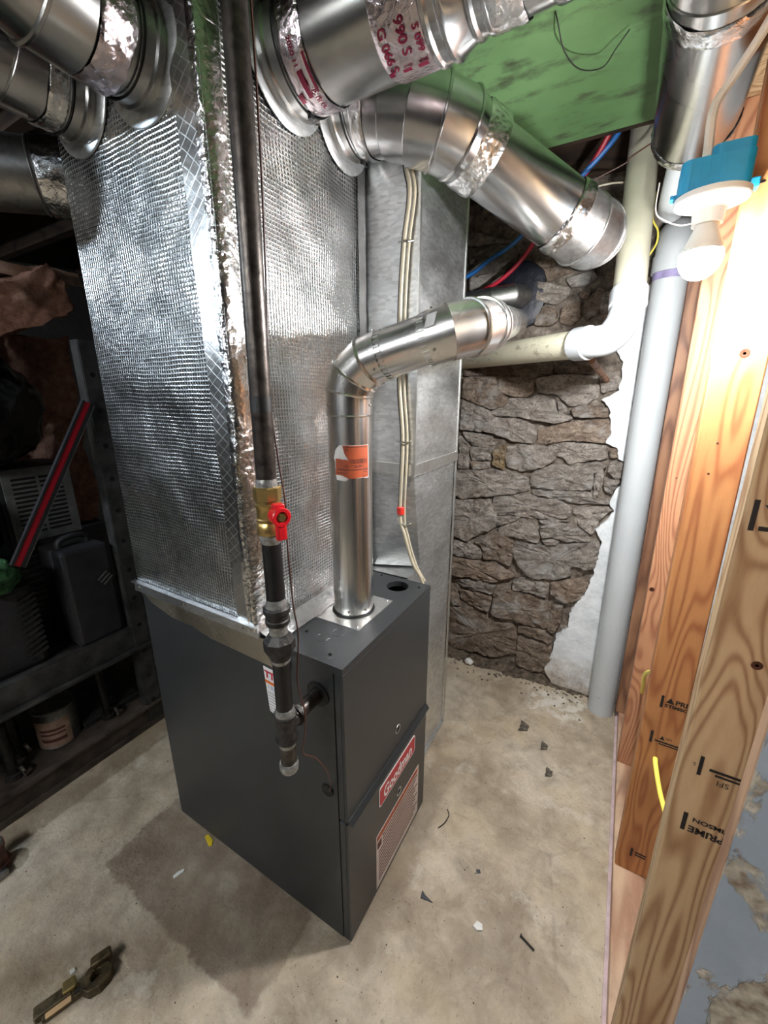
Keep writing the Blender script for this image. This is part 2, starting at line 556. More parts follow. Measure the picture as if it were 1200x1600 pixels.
def build(mb, name, mat, parent=None, smooth=True, angle=35, bevel=0, kind=None, at=None, fix=True):
    off = origin(parent) if parent is not None else V(at or (0, 0, 0))
    me = mb.mesh(name, off, smooth, angle, fix)
    o = bpy.data.objects.new(name, me)
    COL.objects.link(o)
    me.materials.append(M[mat])
    if parent is not None:
        o.parent = parent
    else:
        o.location = off
    if bevel:
        md = o.modifiers.new('bevel', 'BEVEL')
        md.width = bevel
        md.segments = 2
        md.limit_method = 'ANGLE'
        md.angle_limit = R(40)
    if kind:
        o['kind'] = kind
    return o

def thing(name, label, cat, loc, group=None):
    o = bpy.data.objects.new(name, None)
    COL.objects.link(o)
    o.empty_display_size = .05
    o.location = loc
    o['label'] = label
    o['category'] = cat
    if group:
        o['group'] = group
    return o

def tag(o, label, cat, group=None):
    o['label'] = label
    o['category'] = cat
    if group:
        o['group'] = group
    return o

def setting(name):
    o = bpy.data.objects.new(name, None)
    COL.objects.link(o)
    o['kind'] = 'structure'
    return o

def P(name, mb, mat, parent, **k):
    return build(mb, name, mat, parent, **k)

def text2d(body, size, bold=0.0, shear=0.0, align='CENTER', space=1.0):
    cu = bpy.data.curves.new('text', 'FONT')
    cu.body = body
    cu.size = size
    cu.align_x = align
    cu.align_y = 'CENTER'
    cu.offset = bold
    cu.shear = shear
    cu.space_character = space
    cu.resolution_u = 3
    ob = bpy.data.objects.new('text', cu)
    COL.objects.link(ob)
    dg = bpy.context.evaluated_depsgraph_get()
    me = bpy.data.meshes.new_from_object(ob.evaluated_get(dg))
    vs = [(v.co.x, v.co.y) for v in me.vertices]
    fs = [tuple(p.vertices) for p in me.polygons]
    bpy.data.objects.remove(ob)
    bpy.data.curves.remove(cu)
    bpy.data.meshes.remove(me)
    return vs, fs

def letters(name, body, size, mat, parent, o, u, v, bold=0.0, shear=0.0, stretch=1.0, align='CENTER', fn=None, space=1.0):
    vs, fs = text2d(body, size, bold, shear, align, space)
    mb = MB()
    if fn:
        mb.add([fn(a * stretch, b) for a, b in vs], fs)
    else:
        o, u, v = V(o), V(u), V(v)
        mb.add([o + u * (a * stretch) + v * b for a, b in vs], fs)
    return build(mb, name, mat, parent, smooth=False, fix=False)

def spline(pts, n=8):
    """Catmull-Rom through pts"""
    p = [V(x) for x in pts]
    p = [p[0] * 2 - p[1]] + p + [p[-1] * 2 - p[-2]]
    out = []
    for i in range(1, len(p) - 2):
        for k in range(n):
            t_ = k / n
            a, b, c, d = p[i - 1], p[i], p[i + 1], p[i + 2]
            out.append(.5 * ((2 * b) + (c - a) * t_ + (2 * a - 5 * b + 4 * c - d) * t_ ** 2 + (3 * b - a - 3 * c + d) * t_ ** 3))
    out.append(p[-2])
    return out

def mitred(pts, n=44):
    """unit offset rings for a mitred round duct: returns list of (start_ring, end_ring) functions per segment"""
    pts = [V(p) for p in pts]
    D_ = [(pts[i + 1] - pts[i]).normalized() for i in range(len(pts) - 1)]
    a, b, _ = frame(D_[0])
    segs = []
    for i, d in enumerate(D_):
        if i:
            q = D_[i - 1].rotation_difference(d)
            a = q @ a
            b = q @ b
        n0 = d if i == 0 else (D_[i - 1] + d).normalized()
        n1 = d if i == len(D_) - 1 else (d + D_[i + 1]).normalized()
        def mk(p, nn, a=a.copy(), b=b.copy(), d=d):
            def ring(r):
                out = []
                for k in range(n):
                    off = (a * math.cos(2 * math.pi * k / n) + b * math.sin(2 * math.pi * k / n)) * r
                    out.append(p + off - d * (off.dot(nn) / d.dot(nn)))
                return out
            return ring
        segs.append((mk(pts[i], n0), mk(pts[i + 1], n1)))
    return segs

def round_run(parent, pts, r, mat, names, bead=.0035, beads=None, caps=(False, False)):
    """one part per straight piece, a raised bead at each joint (sub-part of the piece)"""
    segs = mitred(pts)
    objs = []
    for i, (s0, s1) in enumerate(segs):
        ri = r[i] if isinstance(r, (list, tuple)) else r
        r0, r1 = ri if isinstance(ri, tuple) else (ri, ri)
        mb = MB().rings([s0(r0), s1(r1)], caps[0] and i == 0, caps[1] and i == len(segs) - 1)
        o = P(names[i] if isinstance(names, (list, tuple)) else names, mb, mat, parent)
        objs.append(o)
        if bead and i < len(segs) - 1 and (beads is None or i in beads):
            build(MB().tube(s1(r1 + bead * .25), bead, 6, closed=True), 'bead', mat, o)
    return objs

def tape_band(parent, p0, p1, r, mat='foil_tape', amp=.0025, seed=0, a0=0, a1=360, n=72, m=10, name='foil_tape', sc=38):
    p0, p1 = V(p0), V(p1)
    a, b, d = frame(p1 - p0)
    L = (p1 - p0).length
    def fn(u, v):
        th = R(a0 + (a1 - a0) * u)
        e = a * math.cos(th) + b * math.sin(th)
        q = p0 + d * (L * v) + e * r
        k = noise.noise(q * sc + Vector((seed, seed * 2, 0))) + .5 * noise.noise(q * sc * 2.3 + Vector((seed * 3, 0, 1)))
        ed = 1 if 0 < v < 1 else 0
        return q + e * (.0022 * ed + amp * abs(k)) + d * (.003 * noise.noise(q * 30) * (0 if ed else 1))
    return P(name, MB().grid(fn, n, m), mat, parent, angle=60)

def screw(parent, p, d, r=.004, name='screw', mat='zinc_screw'):
    return P(name, MB().lathe(V(p), d, [(-.001, r * .9), (0, r * 1.3), (.0012, r * 1.3), (.0014, r * .8), (.0035, r * .75), (.004, r * .5)], 8), mat, parent)

rnd = random.Random(5)

# ================================================================== SETTING
fl = build(MB().box(-2.9, 1.6, -3.0, 1.5, -.12, 0), 'floor', 'concrete', smooth=False, kind='structure')

# ---- back wall: mortar bed, separate stones, broken plaster
wb = setting('wall_back')
def fbed(u, v):
    x, z = -2.9 + 4.5 * u, -.02 + 2.47 * v
    n_ = noise.noise(Vector((x * 12, 1.3, z * 15))) + .5 * noise.noise(Vector((x * 40, 5.3, z * 40)))
    return (x, 1.364 - .015 * n_, z)
P('mortar_bed', MB().grid(fbed, 300, 165), 'mortar', wb)
P('wall_core', MB().box(-2.9, 1.6, 1.40, 1.55, -.02, 2.45), 'mortar', wb, smooth=False)
STONES = """-246,1473 -90,1477 -78,1422 -32,1381 -37,1353 -101,1331 -186,1359 -250,1387
-86,1474 76,1464 78,1408 57,1385 -19,1391 -71,1412
83,1461 177,1478 315,1469 333,1395 288,1357 228,1350 173,1395 95,1408
324,1469 364,1486 406,1455 400,1419 341,1401
-25,1381 64,1385 96,1398 169,1375 177,1329 233,1311 247,1295 199,1280 107,1287 23,1302 -84,1303 -107,1317 -37,1350
176,1375 209,1356 232,1317 188,1323
230,1340 276,1357 371,1346 379,1308 252,1305
-249,1380 -108,1324 -91,1296 -146,1228 -246,1239
-83,1296 24,1295 89,1266 105,1232 96,1186 12,1192 -78,1224 -139,1236
111,1246 168,1269 260,1292 378,1299 393,1245 378,1206 232,1208 150,1189 113,1187
-245,1228 -146,1221 -85,1216 -74,1169 -134,1154 -189,1162
-248,1208 -197,1158 -194,1049 -248,1044
-189,1154 -77,1158 -91,1096 -185,1089
-188,1081 -98,1088 -89,1058 -182,1042
-73,1158 -22,1172 -24,1102 -24,1056 -83,1082
-22,1165 48,1180 178,1174 196,1126 148,1079 45,1059 -14,1072 -25,1116
151,1182 233,1201 385,1196 396,1141 287,1119 257,1099 228,1135 198,1137
395,1187 427,1189 438,1151 402,1142
-263,1027 -96,1054 10,1045 91,1023 100,971 -4,940 -158,909 -214,893 -262,912
97,1038 115,1065 205,1106 258,1096 353,1124 397,1108 353,1077 356,1008 270,995 164,990 105,990
358,1091 386,1100 396,1047 374,965 362,988
406,1129 457,1133 469,1068 439,1058 403,1088
398,1054 456,1060 431,989 401,1013
110,976 231,990 351,997 374,961 427,975 424,954 315,935 209,951 111,957
-63,921 105,953 223,942 285,913 284,869 220,844 123,840 35,843 -41,831 -68,888
-264,879 -85,906 -46,851 -44,770 -121,723 -185,673 -260,699
-249,1523 -37,1523 -41,1483 -247,1480
-30,1523 146,1529 145,1485 -27,1483
153,1529 303,1518 308,1478 151,1488
-41,827 72,840 38,807 -40,774
289,914 420,939 454,930 398,872 392,820 382,803 327,838
-28,768 38,807 80,834 140,808 163,757 159,728 97,729 44,731 -25,731
162,804 221,836 308,835 377,795 374,765 284,752 229,765 174,755
175,743 229,757 258,743 198,724
-258,664 -176,666 -99,633 -104,588 -197,587 -259,592
-143,676 -34,746 46,711 50,662 49,586 -23,601 -88,600 -100,650
54,705 178,716 299,743 410,779 422,714 403,641 311,636 322,599 250,562 150,550 86,595 51,654
-254,575 -103,575 -22,588 69,531 -22,479 -97,479 -183,481 -258,478
-234,451 -96,470 -21,457 -25,411 -126,408 -229,424
63,504 107,532 173,547 234,512 226,459 158,467 67,461
238,546 305,571 389,591 402,546 363,480 312,449 244,490
-213,390 -126,399 -32,391 -43,305 -120,311 -192,329
-19,439 68,453 153,449 251,424 266,351 243,295 176,288 73,302 -26,301 -23,375
258,426 306,439 303,344 280,285 250,293
-260,407 -222,379 -199,299 -258,282
-262,271 -101,288 -6,269 100,264 116,120 18,56 -104,43 -251,33
111,272 236,284 277,249 272,225 181,231 114,237
117,205 273,212 286,162 259,59 201,27 122,55
151,837 220,848 286,850 248,839 181,822
-254,2008 -130,2003 -49,1977 -53,1936 -122,1903 -240,1903
-243,1888 -130,1896 -61,1930 -103,1864 -236,1835
32,1917 140,1915 180,1863 106,1839 53,1852
155,1840 256,1853 272,1825 222,1805 181,1803
55,1838 181,1803 170,1770 130,1746 54,1768
153,1737 221,1751 228,1695 197,1663 148,1681
217,1785 257,1787 248,1755 213,1762
235,1749 283,1791 312,1775 288,1704 244,1680
55,1753 132,1732 145,1681 109,1669 56,1673
197,1894 238,1888 261,1859 200,1867
-258,2066 -156,2035 -67,2007 -146,2006 -255,2015
293,1770 330,1779 327,1707 295,1703"""

def stone_obj(poly, mat, yf, seed, name='stone'):
    # densify the outline
    pts = []
    n = len(poly)
    for i in range(n):
        a, b = Vector(poly[i]), Vector(poly[(i + 1) % n])
        m = max(1, int((b - a).length / .010))
        for k in range(m):
            p = a.lerp(b, k / m)
            w = noise.noise(Vector((p.x * 55, seed, p.y * 55))) * .006
            pts.append(Vector((p.x + w, p.y - w)))
    # round the corners a little
    for _ in range(1):
        pts = [(pts[i - 1] + pts[i] * 3 + pts[(i + 1) % len(pts)]) / 5 for i in range(len(pts))]
    cx = sum((p.x for p in pts)) / len(pts)
    cz = sum((p.y for p in pts)) / len(pts)
    tilt = (rnd.uniform(-.12, .12), rnd.uniform(-.12, .12))
    rings = []
    for t_, d in ((1.03, .05), (1.028, .008), (1.0, .002), (.88, .0), (.70, -.001), (.48, -.002), (.25, -.002)):
        rg = []
        for p in pts:
            x, z = cx + (p.x - cx) * t_, cz + (p.y - cz) * t_
            q = Vector((x * 22, seed, z * 34))
            y = yf + d + tilt[0] * (x - cx) + tilt[1] * (z - cz)
            if d < .04:
                y += .014 * noise.noise(q) + .009 * noise.noise(q * 2.7) + .004 * noise.noise(q * 6)
            else:
                y = yf + d
            rg.append((x, y, z))
        rings.append(rg)
    mb = MB().rings(rings, False, False)
    k = len(mb.v)
    m = len(pts)
    mb.v.append((cx, yf - .004, cz))
    base = (len(rings) - 1) * m
    mb.f += [(base + i, base + (i + 1) % m, k) for i in range(m)]
    return P(name, mb, mat, wb, angle=50)

OCHRE = {14}
for i, ln in enumerate(STONES.split('\n')):
    poly = [tuple(int(q) / 1000 for q in p.split(',')) for p in ln.split()]
    if i in OCHRE:
        mt = 'stone_ochre'
    elif 26 <= i <= 28:  # band under the cross pipe: its shadow is put into the stone colour
        mt = 'stone_dark'
    elif i in (42, 43, 44, 45, 46, 47, 37):
        mt = 'stone_brown'
    else:
        mt = ['stone_grey', 'stone_grey', 'stone_brown'][rnd.randrange(3)]
    stone_obj(poly, mt, 1.335 + rnd.uniform(-.006, .012), i * 1.37)
# rougher courses that go on behind the ducts and above the pipes
z = .02
while z < 1.9:
    h = rnd.uniform(.10, .17)
    x = -1.15 + rnd.uniform(-.1, 0)
    while x < -.30:
        w = rnd.uniform(.13, .27)
        j = lambda: rnd.uniform(-.014, .014)
        x1 = min(x + w, -.262)
        poly = [(x + j() + .006, z + j() + .006), ((x + x1) / 2, z + j() + .004), (x1 - .006 + j() * .4, z + .006 + j()),
                (x1 - .006 + j() * .4, z + h - .006 + j()), ((x + x1) / 2, z + h - .004 + j()), (x + .006 + j(), z + h - .006 + j())]
        stone_obj(poly, rnd.choice(['stone_grey', 'stone_brown', 'stone_dark']), 1.338 + rnd.uniform(-.005, .012), x * 7 + z * 3)
        x += w
    z += h
# plaster sheet with a broken edge
PL = [(.60, 2.42), (.57, 2.2), (.55, 2.02), (.50, 1.90), (.455, 1.80), (.425, 1.69)] + [tuple(int(q) / 1000 for q in p.split(',')) for p in
      "384,1613 369,1568 397,1520 406,1455 401,1413 344,1377 370,1352 388,1302 397,1245 381,1206 421,1189 441,1145 464,1127 467,1061 436,997 430,954 452,922 391,834 422,781 417,705 409,619 391,527 358,470 338,406 339,338 296,273 283,188 258,68 307,0".split()]
edge = []
for i in range(len(PL) - 1):
    a, b = Vector(PL[i]), Vector(PL[i + 1])
    m = max(1, int((b - a).length / .012))
    for k in range(m):
        p = a.lerp(b, k / m)
        w = noise.noise(Vector((p.x * 60, 4.4, p.y * 60))) * .009
        edge.append((p.x + w, p.y))
edge.append(PL[-1])
poly = edge + [(1.58, 0), (1.58, 2.42)]
P('plaster', MB().prism(poly, (0, 1.336, 0), (1, 0, 0), (0, 0, 1), (0, 1, 0), .05), 'white_plaster', wb, smooth=False)

# ---- other walls that close the basement
build(MB().box(-3.0, -2.9, -3.0, 1.5, -.1, 2.45), 'wall_left', 'basement_wall', smooth=False, kind='structure')
build(MB().box(-2.9, 1.6, -3.1, -3.0, -.1, 2.45), 'wall_front', 'basement_wall', smooth=False, kind='structure')
build(MB().box(1.6, 1.7, -3.0, 1.5, -.1, 2.45), 'wall_outer', 'basement_wall', smooth=False, kind='structure')

# ---- ceiling: subfloor boards, joists, green panel
ce = setting('ceiling')
y = -3.0
xb = -2.9
while xb < 1.6:
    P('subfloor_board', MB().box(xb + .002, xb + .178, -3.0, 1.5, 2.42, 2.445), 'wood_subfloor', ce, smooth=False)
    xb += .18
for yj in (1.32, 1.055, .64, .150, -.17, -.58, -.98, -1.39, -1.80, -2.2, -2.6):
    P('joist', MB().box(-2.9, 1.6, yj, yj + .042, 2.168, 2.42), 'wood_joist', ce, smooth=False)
P('green_panel', MB().box(-.12, .43, -.45, 1.036, 2.15, 2.166), 'green_board', ce, smooth=False)

# ---- right-hand stud wall
wr = setting('wall_right')
def stud(y0, y1, xb_, xt, mat, z0=.042, z1=2.10, d=.089):
    vs = []
    for zz, xx in ((z0, xb_), (z1, xt)):
        vs += [(xx, y0, zz), (xx + d, y0, zz), (xx + d, y1, zz), (xx, y1, zz)]
    mb = MB().add(vs, [(0, 3, 2, 1), (4, 5, 6, 7), (0, 1, 5, 4), (1, 2, 6, 5), (2, 3, 7, 6), (3, 0, 4, 7)])
    return P('stud', mb, mat, wr, smooth=False, bevel=.003)
s1 = stud(.106, .145, .594, .590, 'wood_light')
s2 = stud(.534, .573, .595, .569, 'wood_orange')
s3 = stud(.945, .985, .592, .562, 'wood_pink')
s4 = stud(1.235, 1.275, .578, .552, 'wood_brown')
P('bottom_plate', MB().box(.592, .681, -.36, 1.33, .006, .042), 'wood_plate', wr, smooth=False, bevel=.003)
P('top_plate', MB().box(.575, .67, -.9, 1.33, 2.10, 2.14), 'wood_light', wr, smooth=False, bevel=.003)
P('sill_gasket', MB().box(.583, .688, -.36, 1.33, 0, .006), 'gasket_mauve', wr, smooth=False)
pk = P('painted_plank', MB().box(.592, .90, -.1365, -.12, .0, 2.1), 'wood_edge', wr, smooth=False)
P('flaking_face', MB().box(.5935, .90, -.1395, -.1366, .0, 2.1), 'flaking_paint', pk, smooth=False)

def stamp(st, body, x, y, z, size, flip=False, align='LEFT', bold=.0, stretch=1.0):
    s_ = -1 if flip else 1
    return letters('stamp', body, size, 'ink_black', st, (x, y, z), (s_, 0, 0), (0, 0, s_), bold, 0, stretch, align)
def bar(st, x, y, z, w, h):
    return P('stamp_bar', MB().box(x - w / 2, x + w / 2, y - .0004, y + .0002, z - h / 2, z + h / 2), 'ink_black', st, smooth=False)
yb = .5333
bar(s2, .6205, yb, .640, .006, .036)
P('stamp_mark', MB().prism([(0, 0), (.018, 0), (.009, .016)], (.6285, yb, .640), (1, 0, 0), (0, 0, 1), (0, 1, 0), .0004), 'ink_black', s2, smooth=False)
stamp(s2, 'PRIME', .648, yb, .646, .019, bold=.0006)
stamp(s2, 'STIMSON', .6275, yb, .631, .0125, bold=.0006, stretch=1.2)
bar(s2, .6145, yb, .527, .006, .036)
P('stamp_mark', MB().prism([(0, 0), (.012, 0), (.006, .012)], (.632, yb, .526), (1, 0, 0), (0, 0, 1), (0, 1, 0), .0004), 'ink_black', s2, smooth=False)
stamp(s2, 'SFI', .645, yb, .532, .012)
bar(s2, .652, yb, .519, .058, .0045)
bar(s2, .655, yb, .512, .044, .0035)
bar(s2, .628, yb, .116, .006, .030)
bar(s2, .650, yb, .121, .026, .0045)
bar(s2, .650, yb, .112, .026, .0045)
yb = .1053
bar(s1, .6165, yb, .838, .005, .036)
stamp(s1, 'S', .609, yb, .838, .009, flip=True, align='CENTER')
bar(s1, .653, yb, .836, .050, .0045)
bar(s1, .656, yb, .829, .040, .0035)
stamp(s1, 'SFI', .656, yb, .817, .014, flip=True)
bar(s1, .6145, yb, .722, .006, .036)
stamp(s1, 'STIMSON', .679, yb, .7315, .0115, flip=True, bold=.0004, stretch=1.15)
stamp(s1, 'PRIME', .669, yb, .7115, .018, flip=True, bold=.0006)
bar(s1, .6025, yb, 1.246, .006, .042)
stamp(s1, 'Y', .612, yb, 1.252, .022, bold=.0008)
bar(s1, .616, yb, 1.229, .012, .006)
def knot(st, x, y, z, w, h):
    P('knot', MB().lathe((x, y + .0004, z), (0, -1, 0), [(0, w), (.0006, w * .96), (.0008, w * .5), (.0004, w * .3)], 20), 'knot', st)
knot(s2, .627, .534, 1.477, .009, 1)
knot(s2, .616, .534, 1.298, .0025, 1)
knot(s2, .612, .534, 1.232, .0025, 1)
knot(s3, .594, .945, .770, .008, 1)
knot(s1, .647, .106, 1.032, .007, 1)
knot(s3, .600, .945, 1.15, .0025, 1)

# ================================================================== FURNACE
W_, D_, H_ = .4513, .71, .85
fu = thing('furnace', 'dark grey gas furnace cabinet with red brand badge on its lower door', 'furnace', (-.35, .225, 0))
P('base_rail', MB().box(-D_ + .01, -.012, .008, W_ - .008, 0, .03), 'furnace_dark', fu, smooth=False)
P('inner_liner', MB().box(-D_ + .012, -.03, .012, W_ - .012, .03, .60), 'furnace_dark', fu, smooth=False)
P('side_panel', MB().box(-D_, -.022, 0, .006, .006, H_ - .016), 'furnace_paint', fu, smooth=False, bevel=.0015)
P('side_panel', MB().box(-D_, -.022, W_ - .006, W_, .006, H_ - .016), 'furnace_paint', fu, smooth=False, bevel=.0015)
P('back_panel', MB().box(-D_, -D_ + .006, .006, W_ - .006, .006, H_ - .016), 'furnace_paint', fu, smooth=False)
def door(z0, z1, name):
    mb = MB().box(-.004, .003, .001, W_ - .001, z0, z1)
    mb.box(-.020, -.0045, .001, .003, z0, z1).box(-.020, -.0045, W_ - .003, W_ - .001, z0, z1)
    mb.box(-.020, -.0045, .003, W_ - .003, z1 - .002, z1)
    return P(name, mb, 'furnace_paint', fu, smooth=False, bevel=.0012)
ud = door(.424, H_ - .017, 'upper_door')
ld = door(.008, .416, 'lower_door')
P('door_ledge', MB().prism([(0, 0), (.012, 0), (.003, .012), (0, .012)], (.003, .004, .4165), (1, 0, 0), (0, 0, 1), (0, 1, 0), W_ - .008), 'furnace_paint', ld, smooth=False)
# top pan: visible front deck with a round knockout hole, folded rim
def plate_with_holes(outer, holes, z0, z1):
    bm = bmesh.new()
    loops = []
    for lp in [outer] + holes:
        vs = [bm.verts.new((x, y, z1)) for x, y in lp]
        for i in range(len(vs)):
            bm.edges.new((vs[i], vs[(i + 1) % len(vs)]))
        loops.append(vs)
    bmesh.ops.triangle_fill(bm, use_beauty=True, use_dissolve=False, edges=bm.edges[:])
    bm.verts.ensure_lookup_table()
    bm.verts.index_update()
    mb = MB()
    mb.v = [tuple(v.co) for v in bm.verts]
    mb.f = [tuple(v.index for v in f.verts) for f in bm.faces]
    n = len(mb.v)
    for vs in loops:
        idx = [v.index for v in vs]
        k = len(mb.v)
        mb.v += [(mb.v[i][0], mb.v[i][1], z0) for i in idx]
        m = len(idx)
        mb.f += [(idx[i], idx[(i + 1) % m], k + (i + 1) % m, k + i) for i in range(m)]
    bm.free()
    return mb
circ = lambda cx, cy, r, n=36: [(cx + r * math.cos(2 * math.pi * k / n), cy + r * math.sin(2 * math.pi * k / n)) for k in range(n)]
tp = P('top_deck', plate_with_holes([(-D_, 0), (.003, 0), (.003, W_), (-D_, W_)], [circ(-.080, .397, .033), circ(-.118, .222, .058)], H_ - .016, H_), 'furnace_paint', fu, smooth=False)
for x, y in ((-.05, .03), (-.155, .075), (-.02, .42), (-.16, .44), (-.19, .43)):
    screw(tp, (x, y, H_), (0, 0, 1), .0035, mat='dark_steel')
for x, y in ((-.105, .075), (-.085, .11)):
    P('knockout', MB().ring((x, y, H_ + .0002), (0, 0, 1), .016, .0009, 30, 4), 'furnace_paint', tp)
vp = P('vent_plate', plate_with_holes([(-.183, .137), (-.047, .137), (-.047, .308), (-.183, .308)], [circ(-.118, .222, .055)], H_, H_ + .0022), 'galv_plate', fu, smooth=False)
for x, y in ((-.058, .148), (-.058, .297), (-.172, .148)):
    screw(vp, (x, y, H_ + .0022), (0, 0, 1), .003)
# badge
def rrect(w, h, r, n=6):
    out = []
    for cx, cy, a in ((w / 2 - r, h / 2 - r, 0), (-w / 2 + r, h / 2 - r, 90), (-w / 2 + r, -h / 2 + r, 180), (w / 2 - r, -h / 2 + r, 270)):
        for k in range(n + 1):
            out.append((cx + r * math.cos(R(a + 90 * k / n)), cy + r * math.sin(R(a + 90 * k / n))))
    return out
yc, zc = .256, .343
bd = P('brand_badge', MB().prism(rrect(.222, .066, .012), (.003, yc, zc), (0, 1, 0), (0, 0, 1), (1, 0, 0), .0012), 'white_print', fu, smooth=False)
P('badge_field', MB().prism(rrect(.214, .058, .009), (.0042, yc, zc), (0, 1, 0), (0, 0, 1), (1, 0, 0), .0006), 'red_badge', bd, smooth=False)
letters('badge_lettering', 'Goodman', .054, 'white_print', bd, (.0052, yc, zc - .004), (0, 1, 0), (0, 0, 1), bold=.0016, stretch=.80)
# warning label
wl = P('warning_label', MB().box(.003, .0036, .130, .401, .021, .222), 'label_pink', fu, smooth=False)
P('label_header', MB().box(.0036, .0040, .134, .392, .200, .218), 'label_rust', wl, smooth=False)
P('label_mark', MB().box(.0036, .0040, .136, .158, .168, .192), 'ink_brown', wl, smooth=False)
for k in range(12):
    zz = .190 - k * .0132
    P('label_line', MB().box(.0036, .0040, .165 if k < 3 else .142, .392 - (k % 3) * .012, zz - .0028, zz + .0028), 'ink_brown', wl, smooth=False)
# spring-clip slots of the doors
for (yy, zz), dr in (((.250, .492), ud), ((.262, .252), ld)):
    P('latch', MB().ring((.0035, yy, zz), (1, 0, 0), .012, .0018, 20, 5), 'galv_plate', dr)
    P('latch_slot', MB().lathe((.0032, yy, zz), (1, 0, 0), [(0, .010), (.0006, .010)], 16), 'furnace_dark', dr)
# side openings
P('grommet', MB().lathe((-.065, .001, .763), (0, -1, 0), [(0, .030), (.004, .030), (.005, .027), (.005, .019)], 24), 'rubber', fu)
P('grommet', MB().lathe((-.051, .001, .497), (0, -1, 0), [(0, .017), (.004, .017), (.005, .014), (.003, .009)], 20), 'rubber', fu)
# service sticker
st_ = P('service_sticker', MB().prism([(-.231, .774), (-.166, .770), (-.158, .632), (-.221, .648)], (0, -.0006, 0), (1, 0, 0), (0, 0, 1), (0, 1, 0), .0006), 'label_white', fu, smooth=False)
P('sticker_band', MB().prism([(-.2285, .738), (-.166, .732), (-.1655, .724), (-.228, .730)], (0, -.0010, 0), (1, 0, 0), (0, 0, 1), (0, 1, 0), .0004), 'ink_orange', st_, smooth=False)
letters('sticker_print', 'TT', .026, 'red_badge', st_, (-.212, -.0011, .753), (1, 0, -.08), (.05, 0, 1), bold=.0012)
letters('sticker_note', '1-3-8', .013, 'pex_blue', st_, (-.208, -.0011, .719), (1, 0, -.08), (.05, 0, 1))
for k in range(8):
    zz = .698 - k * .0085
    P('sticker_rule', MB().prism([(-.222 + k * .0004, zz + .006), (-.166 + k * .0004, zz), (-.166 + k * .0004, zz - .0008), (-.222 + k * .0004, zz + .0052)], (0, -.0010, 0), (1, 0, 0), (0, 0, 1), (0, 1, 0), .0004), 'ink_black', st_, smooth=False)

# ================================================================== SUPPLY PLENUM
X0, X1, Y1, ZT = -.722, -.236, .478, 2.135
pn = thing('supply_plenum', 'tall foil-wrapped supply plenum standing on the grey furnace', 'duct plenum', (-.48, .24, .85))
def pface(fn0, nrm, seed, amp=.006):
    nrm = V(nrm)
    def fn(u, v):
        q = V(fn0(u, v))
        e = min(u, 1 - u, v, 1 - v)
        k = min(1, e * 14)
        h = amp * (noise.noise(q * 5 + Vector((seed, 0, 0))) + .5 * noise.noise(q * 13 + Vector((0, seed, 0))))
        return q + nrm * (h * k)
    return MB().grid(fn, 40, 90)
P('foil_panel', pface(lambda u, v: (X0 + (X1 - X0) * u, 0, .87 + (ZT - .87) * v), (0, -1, 0), 1.2), 'foil_side', pn, angle=80)
P('foil_panel', pface(lambda u, v: (X1, Y1 * u, .87 + (ZT - .87) * v), (1, 0, 0), 5.2, .009), 'foil_front', pn, angle=80)
P('foil_panel', pface(lambda u, v: (X0, Y1 * u, .87 + (ZT - .87) * v), (-1, 0, 0), 8.2), 'foil_front', pn, angle=80)
P('foil_panel', pface(lambda u, v: (X0 + (X1 - X0) * u, Y1, .87 + (ZT - .87) * v), (0, 1, 0), 9.2), 'foil_side', pn, angle=80)
P('plenum_cap', MB().box(X0, X1, 0, Y1, ZT - .004, ZT), 'galv_flat', pn, smooth=False)
# seam strips
def strip(fn0, nrm, seed, mat, nu=10, amp=.004):
    nrm = V(nrm)
    return MB().grid(lambda u, v: V(fn0(u, v)) + nrm * (.004 + amp * noise.noise(V(fn0(u, v)) * 9 + Vector((seed, 2, 0)))), nu, 70)
P('foil_seam', strip(lambda u, v: (-.315 + .02 * (1 - v) + (X1 + .315 - .02 * (1 - v)) * u, -.004, .872 + (2.12 - .872) * v), (0, -1, 0), 3, 'x'), 'foil_strip', pn, angle=70)
P('corner_tape', MB().grid(lambda u, v: ((X1 - .020 + .026 * math.sin(R(90) * min(1, u * 1.3)) + .004 * noise.noise(Vector((u, v * 18, 3)))),
                                        -.012 + .042 * max(0, u - .35) / .65 - .003 * noise.noise(Vector((u * 3, v * 14, 9))), .868 + (2.12 - .868) * v), 8, 80), 'foil_tape', pn, angle=70)
P('foil_seam', strip(lambda u, v: (X1 + .002, Y1 - .035 + .035 * u, .872 + (2.12 - .872) * v), (1, 0, 0), 7, 'y', 4, .003), 'foil_tape', pn, angle=70)
# metal starter flange at the furnace
fg = P('starter_flange', MB().box(X0 - .004, X1 + .006, -.009, -.003, .852, .884).box(X0 - .004, X1 + .006, -.017, -.009, .880, .884), 'galv_flat', pn, smooth=False)
P('starter_flange', MB().box(X1 + .001, X1 + .006, -.003, Y1, .852, .872), 'foil_tape', pn, smooth=False)
for x in (-.70, -.50, -.272):
    screw(fg, (x, -.010, .868), (0, -1, 0), .0045)
flap = [(-.70, .853), (-.211, .853), (-.144, .845), (-.141, .800), (-.158, .772), (-.197, .785), (-.249, .787), (-.411, .791), (-.486, .805), (-.57, .806), (-.66, .826)]
P('torn_foil_flap', MB().prism(flap, (0, -.0045, 0), (1, 0, 0), (0, 0, 1), (0, 1, 0), .0022), 'foil_flap', pn, smooth=False)
P('foil_skirt', MB().grid(lambda u, v: (X1 + .004 + .055 * v + .006 * noise.noise(Vector((u * 9, v * 3, 2))), .0 + .40 * u, H_ + .0035 + .014 * (1 - v) ** 2 + .0018 * noise.noise(Vector((u * 14, v * 4, 5)))), 40, 6), 'foil_tape', pn, angle=70)

